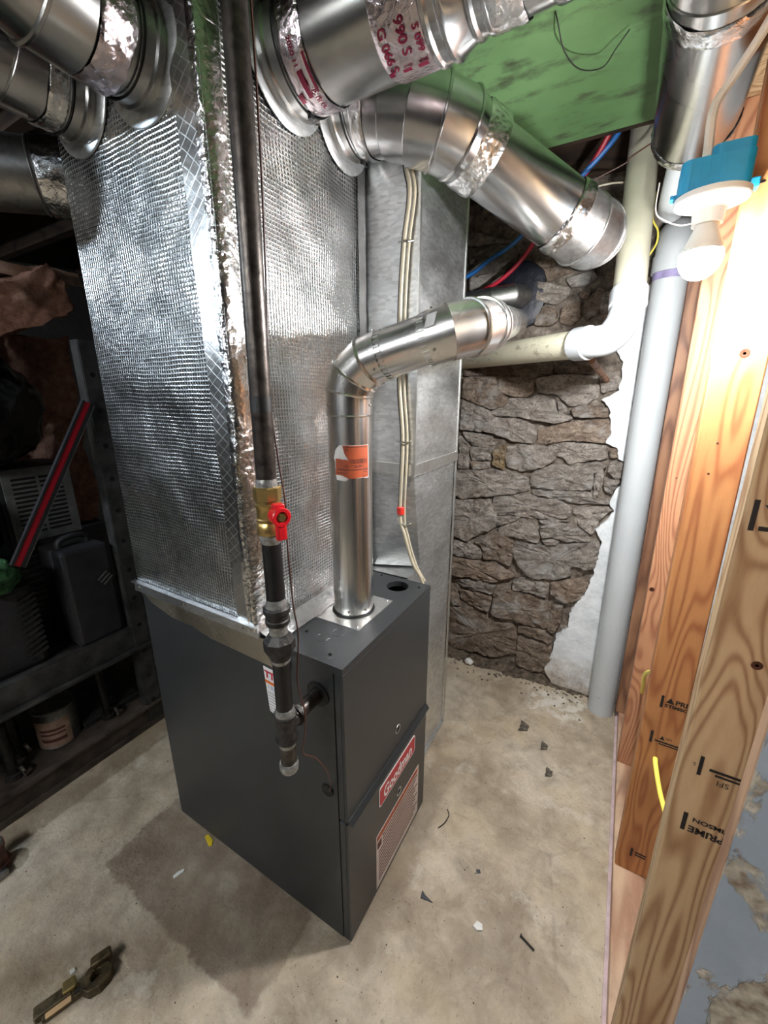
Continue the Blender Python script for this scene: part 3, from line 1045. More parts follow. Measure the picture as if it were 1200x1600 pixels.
def takeoff(parent, c, d, r, fl=.028, L=.04):
    """flange ring on the plenum plus beaded collar"""
    c, d = V(c), V(d).normalized()
    P('takeoff_flange', MB().lathe(c, d, [(0, r + fl), (.0025, r + fl), (.004, r + fl - .002), (.006, r)], 48, caps=False), 'galv_flat', parent)
    co = P('collar', MB().lathe(c, d, [(.004, r + .003), (L * .35, r + .003), (L * .42, r + .007), (L * .52, r + .007), (L * .6, r + .003), (L, r + .003)], 48, caps=False), 'galv_duct', parent)
    return co

def zip_tie(parent, c, d, r, ang):
    a, b, dd = frame(d)
    z_ = P('zip_tie', MB().ring(c, d, r + .0015, .0016, 48, 5), 'rubber', parent)
    e = a * math.cos(R(ang)) + b * math.sin(R(ang))
    q = V(c) + e * (r + .003)
    t2 = dd.cross(e)
    build(MB().obox(q, e, t2, dd, .004, .005, .004).tube([q, q + t2 * .014 + e * .008, q + t2 * .024 + e * .004], .0016, 5), 'tie_head', 'rubber', z_)

# ---- duct A and B: leave the left-hand face of the plenum
da = thing('round_duct', 'upper round duct with red printed tape and elbow leaving plenum toward top left', 'duct', (-.39, 0, 1.975))
takeoff(da, (-.39, -.004, 1.975), (0, -1, 0), .079)
round_run(da, [(-.39, -.03, 1.975), (-.39, -.115, 1.975), (-.39, -.165, 1.979), (-.39, -.22, 1.995), (-.39, -.275, 2.035), (-.39, -.305, 2.10), (-.39, -.305, 2.40)],
          [.079, .084, .084, .084, .084, .080], 'galv_duct', ['pipe_section', 'elbow_gore', 'elbow_gore', 'elbow_gore', 'elbow_gore', 'pipe_section'], .004)
tape_band(da, (-.39, -.06, 1.975), (-.39, -.112, 1.975), .081, 'foil_tape_red', .006, 3, name='printed_tape', sc=55)
for k, (a0, a1, y0, y1) in enumerate(((100, 150, -.108, -.100), (60, 130, -.085, -.078), (10, 70, -.068, -.063), (150, 200, -.085, -.078))):
    tape_band(da, (-.39, y0, 1.975), (-.39, y1, 1.975), .0845, 'print_red', .006, 3, a0 + 150, a1 + 150, 24, 3, name='tape_stripe', sc=55)
zip_tie(da, (-.39, -.048, 1.975), (0, -1, 0), .082, 200)

db = thing('round_duct', 'lower round galvanised duct leaving plenum toward left edge, tied with wire', 'duct', (-.61, 0, 1.975))
takeoff(db, (-.61, -.004, 1.975), (0, -1, 0), .074)
round_run(db, [(-.61, -.03, 1.975), (-.61, -.30, 1.975), (-.61, -1.1, 1.98)], [.074, .0755], 'galv_duct', 'pipe_section', .002)
tape_band(db, (-.61, -.05, 1.975), (-.61, -.085, 1.975), .0755, 'foil_tape', .003, 8)
zip_tie(db, (-.61, -.05, 1.975), (0, -1, 0), .079, 250)
P('hanger_wire', MB().ring((-.61, -.125, 1.977), (0, -1, .25), .081, .0009, 40, 4), 'zinc_screw', db)
P('duct_seam', MB().box(-.617, -.612, -1.1, -.10, 1.8985, 1.902), 'galv_plate', db, smooth=False)

dc = thing('round_duct', 'dark foil-patched duct behind plenum at upper left edge', 'duct', (-.93, .06, 1.90))
round_run(dc, [(-.80, .17, 1.93), (-.90, .03, 1.915), (-1.0, -.12, 1.90), (-1.0, -.45, 1.90)], [.078, .078, .08], 'galv_dull', ['elbow_gore', 'pipe_section', 'pipe_section'], .003)
tape_band(dc, (-.82, .142, 1.927), (-.895, .037, 1.916), .081, 'foil_tape', .007, 12, name='foil_tape', sc=40)
P('duct_boot', MB().cyl((-.722, .25, 1.94), (-.80, .17, 1.93), .078, .078), 'galv_dull', dc)

# ---- duct D: big duct along the ceiling
dd = thing('round_duct', 'large round duct with red printed tape running right under the green board', 'duct', (-.235, .199, 2.021))
takeoff(dd, (-.232, .199, 2.021), (1, 0, 0), .088, .021, .045)
round_run(dd, [(-.195, .199, 2.021), (.085, .199, 2.021)], [.088], 'galv_duct', 'pipe_section', 0)
P('reducer', MB().lathe((.085, .199, 2.021), (1, 0, 0), [(-.004, .0895), (.0, .094), (.006, .094), (.010, .0905), (.022, .0905), (.026, .094), (.031, .094), (.035, .0885), (.060, .078), (.064, .081), (.069, .081), (.073, .077), (.083, .077), (.086, .080), (.091, .080), (.094, .0765), (.12, .0765)], 52, caps=False), 'galvanised', dd)
round_run(dd, [(.19, .199, 2.021), (.30, .199, 2.024), (.39, .199, 2.026)], [.0755, .0755], 'galv_duct', 'pipe_section', .002, caps=(False, True))
tape_band(dd, (.175, .199, 2.021), (.225, .199, 2.022), .0775, 'foil_tape', .003, 21)
tape_band(dd, (.265, .199, 2.023), (.31, .199, 2.024), .0765, 'foil_tape', .002, 22)
tape_band(dd, (-.178, .199, 2.021), (-.128, .199, 2.021), .089, 'foil_tape_red', .004, 31, name='printed_tape', sc=50)
tape_band(dd, (.000, .199, 2.021), (.083, .199, 2.021), .089, 'foil_tape_red', .001, 33, name='printed_tape', sc=20)
# printing wrapped on the duct: angle measured from straight down toward the camera side
def wrapX(cy, cz, r, x0, th0):
    def fn(a, b):           # a runs round the duct, b along it
        th = th0 - a / r
        return (x0 + b, cy - r * math.sin(th), cz - r * math.cos(th))
    return fn
for body, x0, th, sz in (('G 066 S', .016, .42, .020), ('990 S', .048, .55, .022), ('5 099', .073, .45, .016)):
    letters('tape_print', body, sz, 'print_red', dd, None, None, None, fn=wrapX(.199, 2.021, .0930, x0, th), bold=.0004)
for x0, th in ((.010, 1.35), (.045, 1.45)):
    f_ = wrapX(.199, 2.021, .0934, x0, th)
    P('tape_seal', MB().tube([f_(.015 * math.cos(k * math.pi / 10), .011 * math.sin(k * math.pi / 10)) for k in range(20)], .0009, 4, closed=True), 'print_red', dd)
    letters('tape_print', 'UL', .012, 'print_red', dd, None, None, None, fn=f_)
    letters('tape_print', 'US', .013, 'print_red', dd, None, None, None, fn=wrapX(.199, 2.021, .0934, x0 + .016, th - .05))
for x0, x1, t0, t1 in ((.004, .014, .02, .12), (.030, .046, .02, .09), (.058, .076, .0, .08), (-.176, -.166, .25, .42), (-.156, -.146, .3, .75), (-.134, -.129, .35, .95)):
    def fr(u, v, x0=x0, x1=x1, t0=t0, t1=t1):
        th = t0 + (t1 - t0) * u
        r_ = .0945
        return (x0 + (x1 - x0) * v, .199 - r_ * math.sin(th), 2.021 - r_ * math.cos(th))
    P('tape_stripe', MB().grid(fr, 10, 2), 'print_red', dd)
letters('tape_print', 'P-18 UL', .013, 'print_red', dd, None, None, None, fn=wrapX(.199, 2.021, .0948, -.140, .2), bold=.0004)
letters('tape_print', '2060 11', .012, 'print_red', dd, None, None, None, fn=wrapX(.199, 2.021, .0952, -.152, 1.0), bold=.0004)
zip_tie(dd, (-.184, .199, 2.021), (1, 0, 0), .091, 95)

# ---- duct E: elbow duct and sloping pipe toward the stone wall
de = thing('round_duct', 'galvanised elbow duct with straight pipe sloping down toward the stone wall', 'duct', (-.235, .39, 2.018))
takeoff(de, (-.232, .39, 2.018), (1, 0, 0), .077)
eb = [(-.20, .39, 2.018), (-.105, .398, 1.998), (-.055, .408, 1.983), (-.01, .432, 1.971), (.025, .47, 1.96), (.050, .52, 1.945), (.248, .678, 1.817)]
round_run(de, eb, [.077, .081, .085, .085, (.085, .082), .0785], 'galvanised', ['pipe_section', 'elbow_gore', 'elbow_gore', 'elbow_gore', 'elbow_gore', 'pipe_section'], .0035)
tape_band(de, (-.172, .3925, 2.012), (-.142, .395, 2.006), .0785, 'foil_tape', .003, 40)
a_ = V(.036, .495, 1.955); b_ = V(.050, .52, 1.945)
tape_band(de, a_, b_.lerp(V(.248, .678, 1.817), .11), .0835, 'foil_tape', .004, 44)
b0, b1 = V(.050, .52, 1.945), V(.248, .678, 1.817)
tape_band(de, b0.lerp(b1, .90), b0.lerp(b1, 1.02), .0805, 'foil_tape', .004, 47)
dirE = (b1 - b0).normalized()
e1 = b1 + dirE * .018
q1 = e1 + dirE * .022
q2 = q1 + V(.020, .038, -.002)
q3 = q2 + V(.002, .06, .012)
round_run(de, [b1, q1, q2, q3, q3 + V(-.062, .5, .10)], [.0805, .077, .073, .064], 'galv_dull', ['collar', 'elbow_gore', 'elbow_gore', 'pipe_section'], .003)
zip_tie(de, (-.19, .391, 2.016), (1, 0, 0), .082, 100)

# ---- duct F: run along the stud wall
df = thing('round_duct', 'round duct running overhead beside the wooden studs above the blue lamp box', 'duct', (.485, .5, 2.02))
round_run(df, [(.485, .33, 2.40), (.485, .33, 2.12), (.485, .345, 2.06), (.485, .385, 2.03), (.485, .83, 2.02)], [.085, .085, .085, .085], 'galv_duct', ['pipe_section', 'elbow_gore', 'elbow_gore', 'pipe_section'], .002)
tape_band(df, (.485, .39, 2.030), (.485, .43, 2.029), .0855, 'foil_tape', .003, 50)
tape_band(df, (.485, .808, 2.02), (.485, .842, 2.02), .084, 'foil_tape', .005, 53)
P('end_cone', MB().lathe((.485, .835, 2.02), (0, 1, 0), [(0, .083), (.012, .060), (.03, .05), (.04, .05)], 40), 'galv_dull', df)

# ================================================================== RETURN DUCT
rt = thing('return_duct', 'rectangular galvanised return duct standing behind plenum beside the stone wall', 'duct', (-.34, .66, 0))
xr, xl, ya, yb_ = -.078, -.62, .492, .842
def shell(x0, x1, y0, y1, z0, z1, seed, amp=.004):
    mb = MB()
    def pan(f0, nrm):
        nrm = V(nrm)
        def fn(u, v):
            q = V(f0(u, v))
            e = min(1, min(u, 1 - u) * 8)
            return q + nrm * (amp * e * noise.noise(q * 6 + Vector((seed, 0, 0))))
        mb.grid(fn, 12, 24)
    pan(lambda u, v: (x1, y0 + (y1 - y0) * u, z0 + (z1 - z0) * v), (1, 0, 0))
    pan(lambda u, v: (x0, y0 + (y1 - y0) * u, z0 + (z1 - z0) * v), (-1, 0, 0))
    pan(lambda u, v: (x0 + (x1 - x0) * u, y0, z0 + (z1 - z0) * v), (0, -1, 0))
    pan(lambda u, v: (x0 + (x1 - x0) * u, y1, z0 + (z1 - z0) * v), (0, 1, 0))
    return mb
P('upper_duct', shell(xl, xr, ya, yb_, 1.19, 2.16, 2.0), 'galv_flat', rt)
P('drive_cleat', MB().box(xr - .001, xr + .004, ya - .006, yb_ + .006, 1.166, 1.200).box(xl - .004, xr + .004, ya - .006, ya - .001, 1.166, 1.200).box(xl - .004, xl + .001, ya - .006, yb_ + .006, 1.166, 1.200), 'galv_plate', rt, smooth=False, bevel=.001)
P('corner_seam', MB().box(xr - .002, xr + .004, ya - .004, ya + .006, 1.2, 2.16), 'galv_plate', rt, smooth=False)
P('corner_seam', MB().box(xr - .002, xr + .003, yb_ - .006, yb_ + .003, 0, 2.16), 'galv_plate', rt, smooth=False)
mb = MB()
A = (-.222, .50, .852); B = (-.084, .502, 1.166); C = (-.084, .56, .852); Dq = (xl, .50, .852); E_ = (xl, .50, 1.166)
mb.add([Dq, A, B, E_, C], [(0, 1, 2, 3), (1, 4, 2)])
P('boot_face', mb, 'galv_flat', rt, smooth=False)
P('lower_duct', MB().add([(-.084, .502, 1.166), (-.084, .838, 1.166), (-.084, .838, 0), (-.084, .470, 0), (-.084, .470, .845), (-.084, .56, .852)], [(0, 1, 2, 3, 4, 5)]).box(xl, -.0845, .470, .838, 0, .845).box(xl, -.0845, .56, .838, .845, 1.166), 'galv_flat', rt, smooth=False)
P('floor_flange', MB().box(-.086, -.074, .47, .842, 0, .012), 'galv_plate', rt, smooth=False)

# ================================================================== FLUE
fl_ = thing('flue_pipe', 'shiny metal flue pipe rising from furnace, elbowing over to the stone wall', 'flue pipe', (-.118, .222, .853))
F0 = [(-.118, .222, .853), (-.118, .222, 1.352)]
P('vertical_pipe', MB().cyl(F0[0], F0[1], .0515, n=56, caps=False), 'flue_metal', fl_)
P('base_ring', MB().ring((-.118, .222, .8545), (0, 0, 1), .0535, .0025, 40, 6), 'rubber', fl_)
for a in (-70, -20, 200):
    e = V(math.cos(R(a)), math.sin(R(a)), 0)
    screw(fl_, V(-.118, .222, .868) + e * .0515, e, .003)
EP = [(-.118, .222, 1.350), (-.118, .222, 1.402), (-.102, .2235, 1.440), (-.066, .227, 1.468), (-.030, .231, 1.480), (.075, .243, 1.508), (.110, .249, 1.517), (.138, .285, 1.527), (.146, .340, 1.537), (.140, .395, 1.546), (-.022, 1.365, 1.700)]
ob = round_run(fl_, EP, [.0535, .0545, .0545, .053, .0505, .0535, .0545, .0545, .0535, (.0505, .047)], 'flue_metal',
               ['pipe_collar', 'elbow_gore', 'elbow_gore', 'elbow_gore', 'horizontal_pipe', 'pipe_collar', 'elbow_gore', 'elbow_gore', 'elbow_gore', 'wall_pipe'], .0032, beads={0, 1, 2, 6, 7, 8})
P('pipe_rim', MB().ring((-.118, .222, 1.352), (0, 0, 1), .0538, .0016, 40, 5), 'flue_metal', fl_)
# crimps at both ends of the horizontal pipe
h0, h1 = V(EP[4]), V(EP[5])
hd = (h1 - h0).normalized()
a, b, _ = frame(hd)
for base, sgn in ((h0, 1), (h1, -1)):
    cr = MB()
    for k in range(30):
        th = 2 * math.pi * k / 30
        e = a * math.cos(th) + b * math.sin(th)
        cr.obox(base + hd * (sgn * .006) + e * .0515, e, e.cross(hd), hd, .0012, .0022, .007)
    P('crimped_edge', cr, 'galv_plate', fl_)
for base in (h0 - hd * .012, h1 + hd * .012, V(-.118, .222, 1.375)):
    dz = hd if base.z > 1.4 else V(0, 0, 1)
    a, b, _ = frame(dz)
    for k in range(3):
        th = 2.1 * k + .6
        e = a * math.cos(th) + b * math.sin(th)
        screw(fl_, base + e * .053, e, .0032)
P('maker_sticker', MB().obox(h1 + hd * .018 + V(.0, -.05, .022).normalized() * .0542, hd, V(0, .4, .9).normalized(), V(0, -.9, .4).normalized(), .010, .014, .0006), 'label_white', fl_, smooth=False)
# orange label wrapped on the vertical pipe (angle 0 faces the camera)
view = math.atan2(-.5823 - .222, .4396 + .118)
def onpipe(a, z_, r=.0522):
    th = view + a / r
    return (-.118 + r * math.cos(th), .222 + r * math.sin(th), z_)
def sheet(poly, r, nm, mat, parent):
    """cut a sheet of small cells whose centre is inside the outline"""
    xs = [p[0] for p in poly]; zs = [p[1] for p in poly]
    def inside(x, y):
        c = False
        for i in range(len(poly)):
            (x1, y1), (x2, y2) = poly[i - 1], poly[i]
            if (y1 > y) != (y2 > y) and x < (x2 - x1) * (y - y1) / (y2 - y1) + x1:
                c = not c
        return c
    mb = MB()
    st = .0013
    x = min(xs)
    while x < max(xs):
        z_ = min(zs)
        while z_ < max(zs):
            if inside(x + st / 2, z_ + st / 2):
                mb.add([onpipe(x, z_, r), onpipe(x + st, z_, r), onpipe(x + st, z_ + st, r), onpipe(x, z_ + st, r)], [(0, 1, 2, 3)])
            z_ += st
        x += st
    return P(nm, mb, mat, parent, angle=60)
zl, zh = 1.208, 1.288
wsh = sheet([(-.038, zl + .02), (-.035, zl), (-.012, zl - .002), (0, zl + .006), (.048, zl + .003), (.048, zh), (-.026, zh), (-.036, zh - .01), (-.042, zh - .03), (-.038, zl + .04)], .0522, 'flue_label', 'label_white', fl_)
sheet([(-.038, zl + .012), (-.02, zl + .011), (-.006, zl + .004), (.046, zl + .006), (.046, zh - .001), (-.018, zh - .001), (-.014, zh - .018), (-.004, zh - .034), (-.012, zh - .032), (-.036, zh - .030)], .0525, 'label_field', 'label_rust', wsh)
for k in range(26):
    a = -.002 + k * .0017
    w = rnd.choice([.0004, .0006, .0010])
    build(MB().add([onpipe(a, 1.246, .0528), onpipe(a + w, 1.246, .0528), onpipe(a + w, 1.257, .0528), onpipe(a, 1.257, .0528)], [(0, 1, 2, 3)]), 'barcode_line', 'ink_brown', wsh, smooth=False)
letters('label_number', '17517726.99 1', .0085, 'ink_brown', wsh, None, None, None, fn=lambda a, b: onpipe(a + .008, 1.240 + b, .0528), bold=.0002)
for zz, x0, x1, h in ((1.283, -.01, .042, .0022), (1.276, -.012, -.004, .002), (1.231, -.032, .045, .003), (1.226, .03, .044, .0016), (1.224, -.034, -.008, .002), (1.217, .03, .034, .0018)):
    x = x0
    while x < x1:
        w = rnd.uniform(.002, .006)
        build(MB().add([onpipe(x, zz, .0528), onpipe(min(x + w, x1), zz, .0528), onpipe(min(x + w, x1), zz + h, .0528), onpipe(x, zz + h, .0528)], [(0, 1, 2, 3)]), 'label_line', 'ink_brown', wsh, smooth=False)
        x += w + .001

vs_ = thing('vent_stub_pipe', 'dull grey vent pipe entering the wall above the shiny flue', 'vent pipe', (-.2, 1.25, 1.76))
round_run(vs_, [(-.42, 1.20, 1.74), (-.10, 1.235, 1.772), (-.03, 1.26, 1.782), (.01, 1.36, 1.79)], [.043, .043, .043], 'galv_dull', ['pipe_section', 'elbow_gore', 'elbow_gore'], .002)
mb = MB()
rg = []
for t_, dy in ((1.0, .0), (.97, -.012), (.8, -.020), (.4, -.024)):
    rg.append([(-.012 + .105 * t_ * math.cos(2 * math.pi * k / 40) * (1 + .12 * noise.noise(Vector((math.cos(k / 6.4) * 2, math.sin(k / 6.4) * 2, 1)))), 1.345 + dy, 1.79 + .135 * t_ * math.sin(2 * math.pi * k / 40) * (1 + .15 * noise.noise(Vector((math.cos(k / 6.4) * 2, math.sin(k / 6.4) * 2, 5))))) for k in range(40)])
th_ = build(MB().rings(rg, True, True), 'wall_thimble_seal', 'mastic', at=(0, 1.34, 1.79))
tag(th_, 'blue-black mastic patch sealing the vent pipes into the stone wall', 'sealant')

# ================================================================== GAS PIPE
gx, gy = -.066, -.100
gp = thing('gas_pipe', 'black iron gas pipe with brass ball valve dropping beside the furnace', 'gas pipe', (gx, gy, .65))
G = lambda nm, z0, z1, r, mat, n=28: P(nm, MB().cyl((gx, gy, z0), (gx, gy, z1), r, n=n), mat, gp)
Lz = lambda nm, prof, mat, n=28, ang=35: P(nm, MB().lathe((gx, gy, 0), (0, 0, 1), prof, n), mat, gp, angle=ang)
P('upper_pipe', MB().cyl((gx, gy, 1.252), (gx + .016, gy, 2.16), .0167, n=28), 'black_iron', gp)
P('pipe_marking', MB().cyl((gx + .0021, gy, 1.372), (gx + .0025, gy, 1.395), .0172, n=28, caps=False), 'wire_black', gp)
Lz('joint_compound', [(1.246, .0165), (1.249, .0185), (1.258, .0182), (1.264, .0168)], 'pipe_dope')
va = P('valve_body', MB().lathe((gx, gy, 0), (0, 0, 1), [(1.168, .014), (1.168, .0215), (1.171, .0225), (1.184, .0225), (1.187, .0205), (1.190, .0195), (1.192, .0215), (1.195, .0215), (1.197, .0200), (1.214, .0205), (1.217, .0225), (1.221, .0225), (1.223, .0205), (1.228, .0205)], 32), 'brass', gp)
build(MB().lathe((gx, gy, 0), (0, 0, 1), [(1.227, .018), (1.228, .0235), (1.249, .0235), (1.251, .0215)], 8), 'hex_end', 'brass', va, angle=20)
letters('cast_mark', 'CE', .012, 'brass_old', va, None, None, None, fn=lambda a, b: (gx + .0208 * math.cos(-.9 + a / .0208), gy + .0208 * math.sin(-.9 + a / .0208), 1.206 + b))
sd = V(.93, -.36, 0).normalized()
vc = V(gx, gy, 1.207)
P('valve_stem', MB().cyl(vc + sd * .015, vc + sd * .050, .0075, n=16), 'brass', gp)
hn = P('valve_handle', MB().lathe(vc, sd, [(.026, .011), (.028, .014), (.040, .0155), (.050, .0165), (.052, .015), (.052, .010), (.049, .0085)], 26), 'red_handle', gp)
sx = sd.cross(V(0, 0, 1))
build(MB().obox(vc + sd * .044 + V(0, 0, -.024), sd, sx, V(0, 0, 1), .006, .0085, .016), 'lever', 'red_handle', hn, bevel=.003)
build(MB().obox(vc + sd * .038 + V(0, 0, .015), sd, sx, V(0, 0, 1), .008, .009, .006), 'lever_stop', 'red_handle', hn, bevel=.002)
build(MB().cyl(vc + sd * .046, vc + sd * .053, .0065, n=6), 'handle_nut', 'brass', hn)
Lz('joint_compound', [(1.150, .0168), (1.154, .0188), (1.162, .0182), (1.169, .0175)], 'pipe_dope')
G('mid_nipple', 1.040, 1.153, .0168, 'black_coated')
Lz('joint_compound', [(1.022, .019), (1.028, .0205), (1.036, .0185), (1.043, .0172)], 'pipe_dope')
Lz('union_top', [(.990, .017), (.992, .0215), (.996, .0225), (1.001, .0225), (1.003, .0205), (1.014, .0215), (1.016, .0245), (1.025, .0245), (1.028, .021)], 'cast_iron')
Lz('joint_compound', [(.966, .0185), (.972, .0175), (.980, .0168), (.986, .0180), (.992, .0178)], 'pipe_dope')
P('union_nut', MB().lathe((gx, gy, 0), (0, 0, 1), [(.934, .0265), (.937, .0295), (.958, .0295), (.964, .024), (.972, .019)], 8), 'cast_iron', gp, angle=20)
Lz('union_base', [(.916, .0175), (.920, .0205), (.934, .0245)], 'cast_iron')
Lz('joint_compound', [(.909, .0168), (.912, .0185), (.918, .0182)], 'pipe_dope')
G('lower_nipple', .800, .912, .0165, 'black_coated')
Lz('joint_compound', [(.787, .0195), (.792, .0205), (.800, .0185), (.804, .0170)], 'pipe_dope')
te = Lz('tee', [(.724, .0185), (.726, .0225), (.731, .0228), (.735, .0205), (.740, .0198), (.780, .0198), (.784, .0228), (.790, .0228), (.792, .0190)], 'cast_iron')
build(MB().lathe((gx, gy, .762), (0, 1, 0), [(.0, .0185), (.024, .0185), (.026, .0225), (.032, .0225), (.033, .0175)], 26), 'tee_branch', 'cast_iron', te)
P('branch_nipple', MB().cyl((gx, gy + .03, .762), (gx, .01, .762), .0160, n=24), 'black_iron', gp)
P('joint_compound', MB().lathe((gx, gy, .762), (0, 1, 0), [(.032, .0168), (.035, .0182), (.040, .0165)], 24), 'pipe_dope', gp)
Lz('joint_compound', [(.712, .0168), (.718, .0182), (.725, .0178)], 'pipe_dope')
G('drip_leg', .660, .715, .0165, 'black_iron')
Lz('drip_cap', [(.648, .012), (.650, .0185), (.654, .0198), (.668, .0198), (.671, .0180)], 'pipe_dope')

w = build(MB().tube(spline([(-.046, -.080, 2.10), (-.044, -.082, 1.80), (-.050, -.082, 1.60), (-.062, -.081, 1.41), (-.058, -.078, 1.30), (-.052, -.074, 1.22), (-.052, -.076, 1.15), (-.050, -.076, 1.08), (-.054, -.070, 1.02), (-.050, -.066, .95), (-.052, -.074, .85), (-.042, -.070, .78), (-.042, -.076, .72), (-.046, -.078, .68), (-.035, -.05, .645), (-.022, -.03, .59), (-.03, -.015, .525), (-.051, .004, .497)], 8), .0016, 6), 'thin_wire', 'cable_brown', at=(-.04, -.09, 1.2))
tag(w, 'thin brown wire hanging beside the black gas pipe down to the furnace side', 'wire')

# ================================================================== PVC PIPES
pv = thing('pvc_drain_pipe', 'cream plastic drain pipe with white sweep elbow crossing before the stone wall', 'drain pipe', (.39, .95, 1.6))
vT, vB = V(.362, 1.262, 2.30), V(.397, .930, 1.668)
P('riser_pipe', MB().cyl(vB, vT, .0435, n=40), 'pvc_cream', pv)
hA, hB = V(.292, .930, 1.552), V(-.25, 1.36, 1.556)
P('cross_pipe', MB().cyl(hA, hB, .0435, n=40), 'pvc_scuffed', pv)
hdv = (hA - hB).normalized(); vdv = (vT - vB).normalized()
sw = spline([hA - hdv * .004, hA + hdv * .03, V(.360, .905, 1.560), V(.388, .905, 1.596), vB - vdv * .03, vB + vdv * .004], 7)
P('sweep_elbow', MB().tube(sw, .0455, 36), 'pvc_white', pv)
P('elbow_hub', MB().lathe(hA, hdv, [(-.028, .0445), (-.028, .0505), (.022, .0505), (.026, .047)], 40), 'pvc_white', pv)
P('elbow_hub', MB().lathe(vB, vdv, [(-.028, .047), (-.024, .0505), (.024, .0505), (.024, .0445)], 40), 'pvc_white', pv)

ps = thing('pvc_stack_pipe', 'tall grey-white plastic pipe standing on the floor beside the wooden studs', 'pipe', (.522, 1.275, 0))
P('stack_pipe', MB().cyl((.522, 1.272, 0), (.504, 1.270, 1.80), .053, n=44), 'pvc_grey', ps)
P('primer_ring', MB().cyl((.5044, 1.27, 1.775), (.504, 1.27, 1.803), .0533, n=44), 'primer_purple', ps)
P('elbow_hub', MB().cyl((.504, 1.27, 1.798), (.5035, 1.27, 1.85), .060, n=44), 'pvc_grey', ps)
P('bend', MB().tube(spline([(.5035, 1.27, 1.84), (.5035, 1.274, 1.88), (.5035, 1.30, 1.915), (.5035, 1.36, 1.92)], 6), .056, 36), 'pvc_grey', ps)
P('pencil_line', MB().tube([(.522 - .053 * math.cos(k / 5), 1.272 - .0534 * math.sin(k / 5), .085 + .006 * k / 5 + .002 * math.sin(k)) for k in range(0, 8)], .0006, 4), 'wire_black', ps)

vw = build(MB().tube(spline([(.485, .86, 2.01), (.478, .93, 1.99), (.472, 1.02, 1.945), (.472, 1.1, 1.935)], 6), .036, 30), 'pvc_vent_pipe', 'pvc_grey', at=(.47, 1.1, 1.97))
tag(vw, 'short white plastic pipe poking out of the overhead duct end', 'pipe')

pg = build(MB().cyl((.312, 1.04, 1.508), (.352, 1.34, 1.452), .011, n=10), 'wooden_peg', 'wood_brown', at=(.33, 1.2, 1.48))
tag(pg, 'short rusty brown peg in the wall propping up the drain elbow', 'peg')

# ================================================================== SUPPLY TUBES AND CABLES
def tube_thing(name, label, cat, pts, r, mat, n=8, group=None, k=8):
    pts = [V(p) for p in pts]
    o = build(MB().tube(spline(pts, k), r, n), name, mat, at=pts[len(pts) // 2])
    return tag(o, label, cat, group)
tube_thing('water_tube', 'red plastic water tube curving along the top of the stone wall', 'water tube', [(-.50, 1.24, 1.74), (-.228, 1.26, 1.797), (-.138, 1.265, 1.819), (-.062, 1.265, 1.857), (.01, 1.262, 1.92), (.10, 1.25, 2.04), (.20, 1.22, 2.13), (.265, 1.18, 2.21), (.30, 1.16, 2.30), (.305, 1.16, 2.41)], .0085, 'pex_red')
tube_thing('water_tube', 'blue plastic water tube above the red one on the stone wall', 'water tube', [(-.50, 1.24, 1.78), (-.233, 1.262, 1.871), (-.13, 1.265, 1.925), (-.034, 1.262, 1.971), (.08, 1.25, 2.06), (.17, 1.22, 2.11), (.25, 1.20, 2.17), (.295, 1.19, 2.22), (.325, 1.18, 2.30), (.33, 1.18, 2.41)], .0085, 'pex_blue')
tube_thing('loose_wire', 'bare twisted wire stretched across toward the cream drain pipe', 'wire', [(.10, 1.12, 2.0), (.185, 1.1, 2.038), (.266, 1.1, 2.065), (.33, 1.1, 2.085), (.345, 1.09, 2.095), (.46, 1.02, 2.115)], .0022, 'cable_brown', 6)
tube_thing('loose_wire', 'lower pale twisted wire under the green ceiling board', 'wire', [(.12, 1.14, 2.0), (.195, 1.12, 2.036), (.286, 1.12, 2.047), (.36, 1.16, 2.05)], .003, 'cable_beige', 6)
tube_thing('loose_wire', 'thin dark wire looping down from the green ceiling board', 'wire', [(.20, .53, 2.149), (.205, .539, 2.136), (.215, .585, 2.11), (.241, .639, 2.10), (.283, .677, 2.11), (.309, .658, 2.125), (.333, .641, 2.140)], .0014, 'wire_black', 5)
tube_thing('loose_wire', 'yellow wire loop hanging beside the cream riser pipe', 'wire', [(.424, 1.27, 2.05), (.424, 1.25, 1.969), (.445, 1.25, 1.928), (.447, 1.25, 1.89), (.432, 1.25, 1.858), (.42, 1.29, 1.85), (.41, 1.345, 1.86)], .003, 'cable_yellow', 6)
tube_thing('loose_wire', 'thin white wire loop below the overhead duct end', 'wire', [(.43, .93, 1.95), (.432, .9, 1.874), (.458, .9, 1.847), (.497, .9, 1.83), (.54, .92, 1.84), (.585, .945, 1.86)], .0018, 'cable_white', 6)

tc_ = thing('thermostat_cable', 'bundled beige cables strapped down the front of the return duct', 'cable', (-.11, .47, .9))
main = [(-.118, .474, 2.13), (-.112, .475, 1.952), (-.097, .473, 1.877), (-.111, .473, 1.769), (-.120, .473, 1.621), (-.120, .473, 1.426), (-.107, .472, 1.267), (-.111, .468, 1.056), (-.092, .462, .990), (-.062, .460, .905), (-.034, .466, .855), (-.018, .463, .80), (-.012, .461, .74), (-.018, .4605, .68), (-.03, .459, .64)]
P('cable', MB().tube(spline(main, 8), .0052, 10), 'cable_beige', tc_)
P('cable', MB().tube(spline([V(p) + V(.011, .006, 0) if i < 8 else V(p) + V(.006, .012, -.01) for i, p in enumerate(main[:11])], 8), .0042, 8), 'cable_beige', tc_)
P('cable', MB().tube(spline([V(p) + V(-.009, .007, 0) for p in main[:8]], 8), .0032, 8), 'wire_black', tc_)
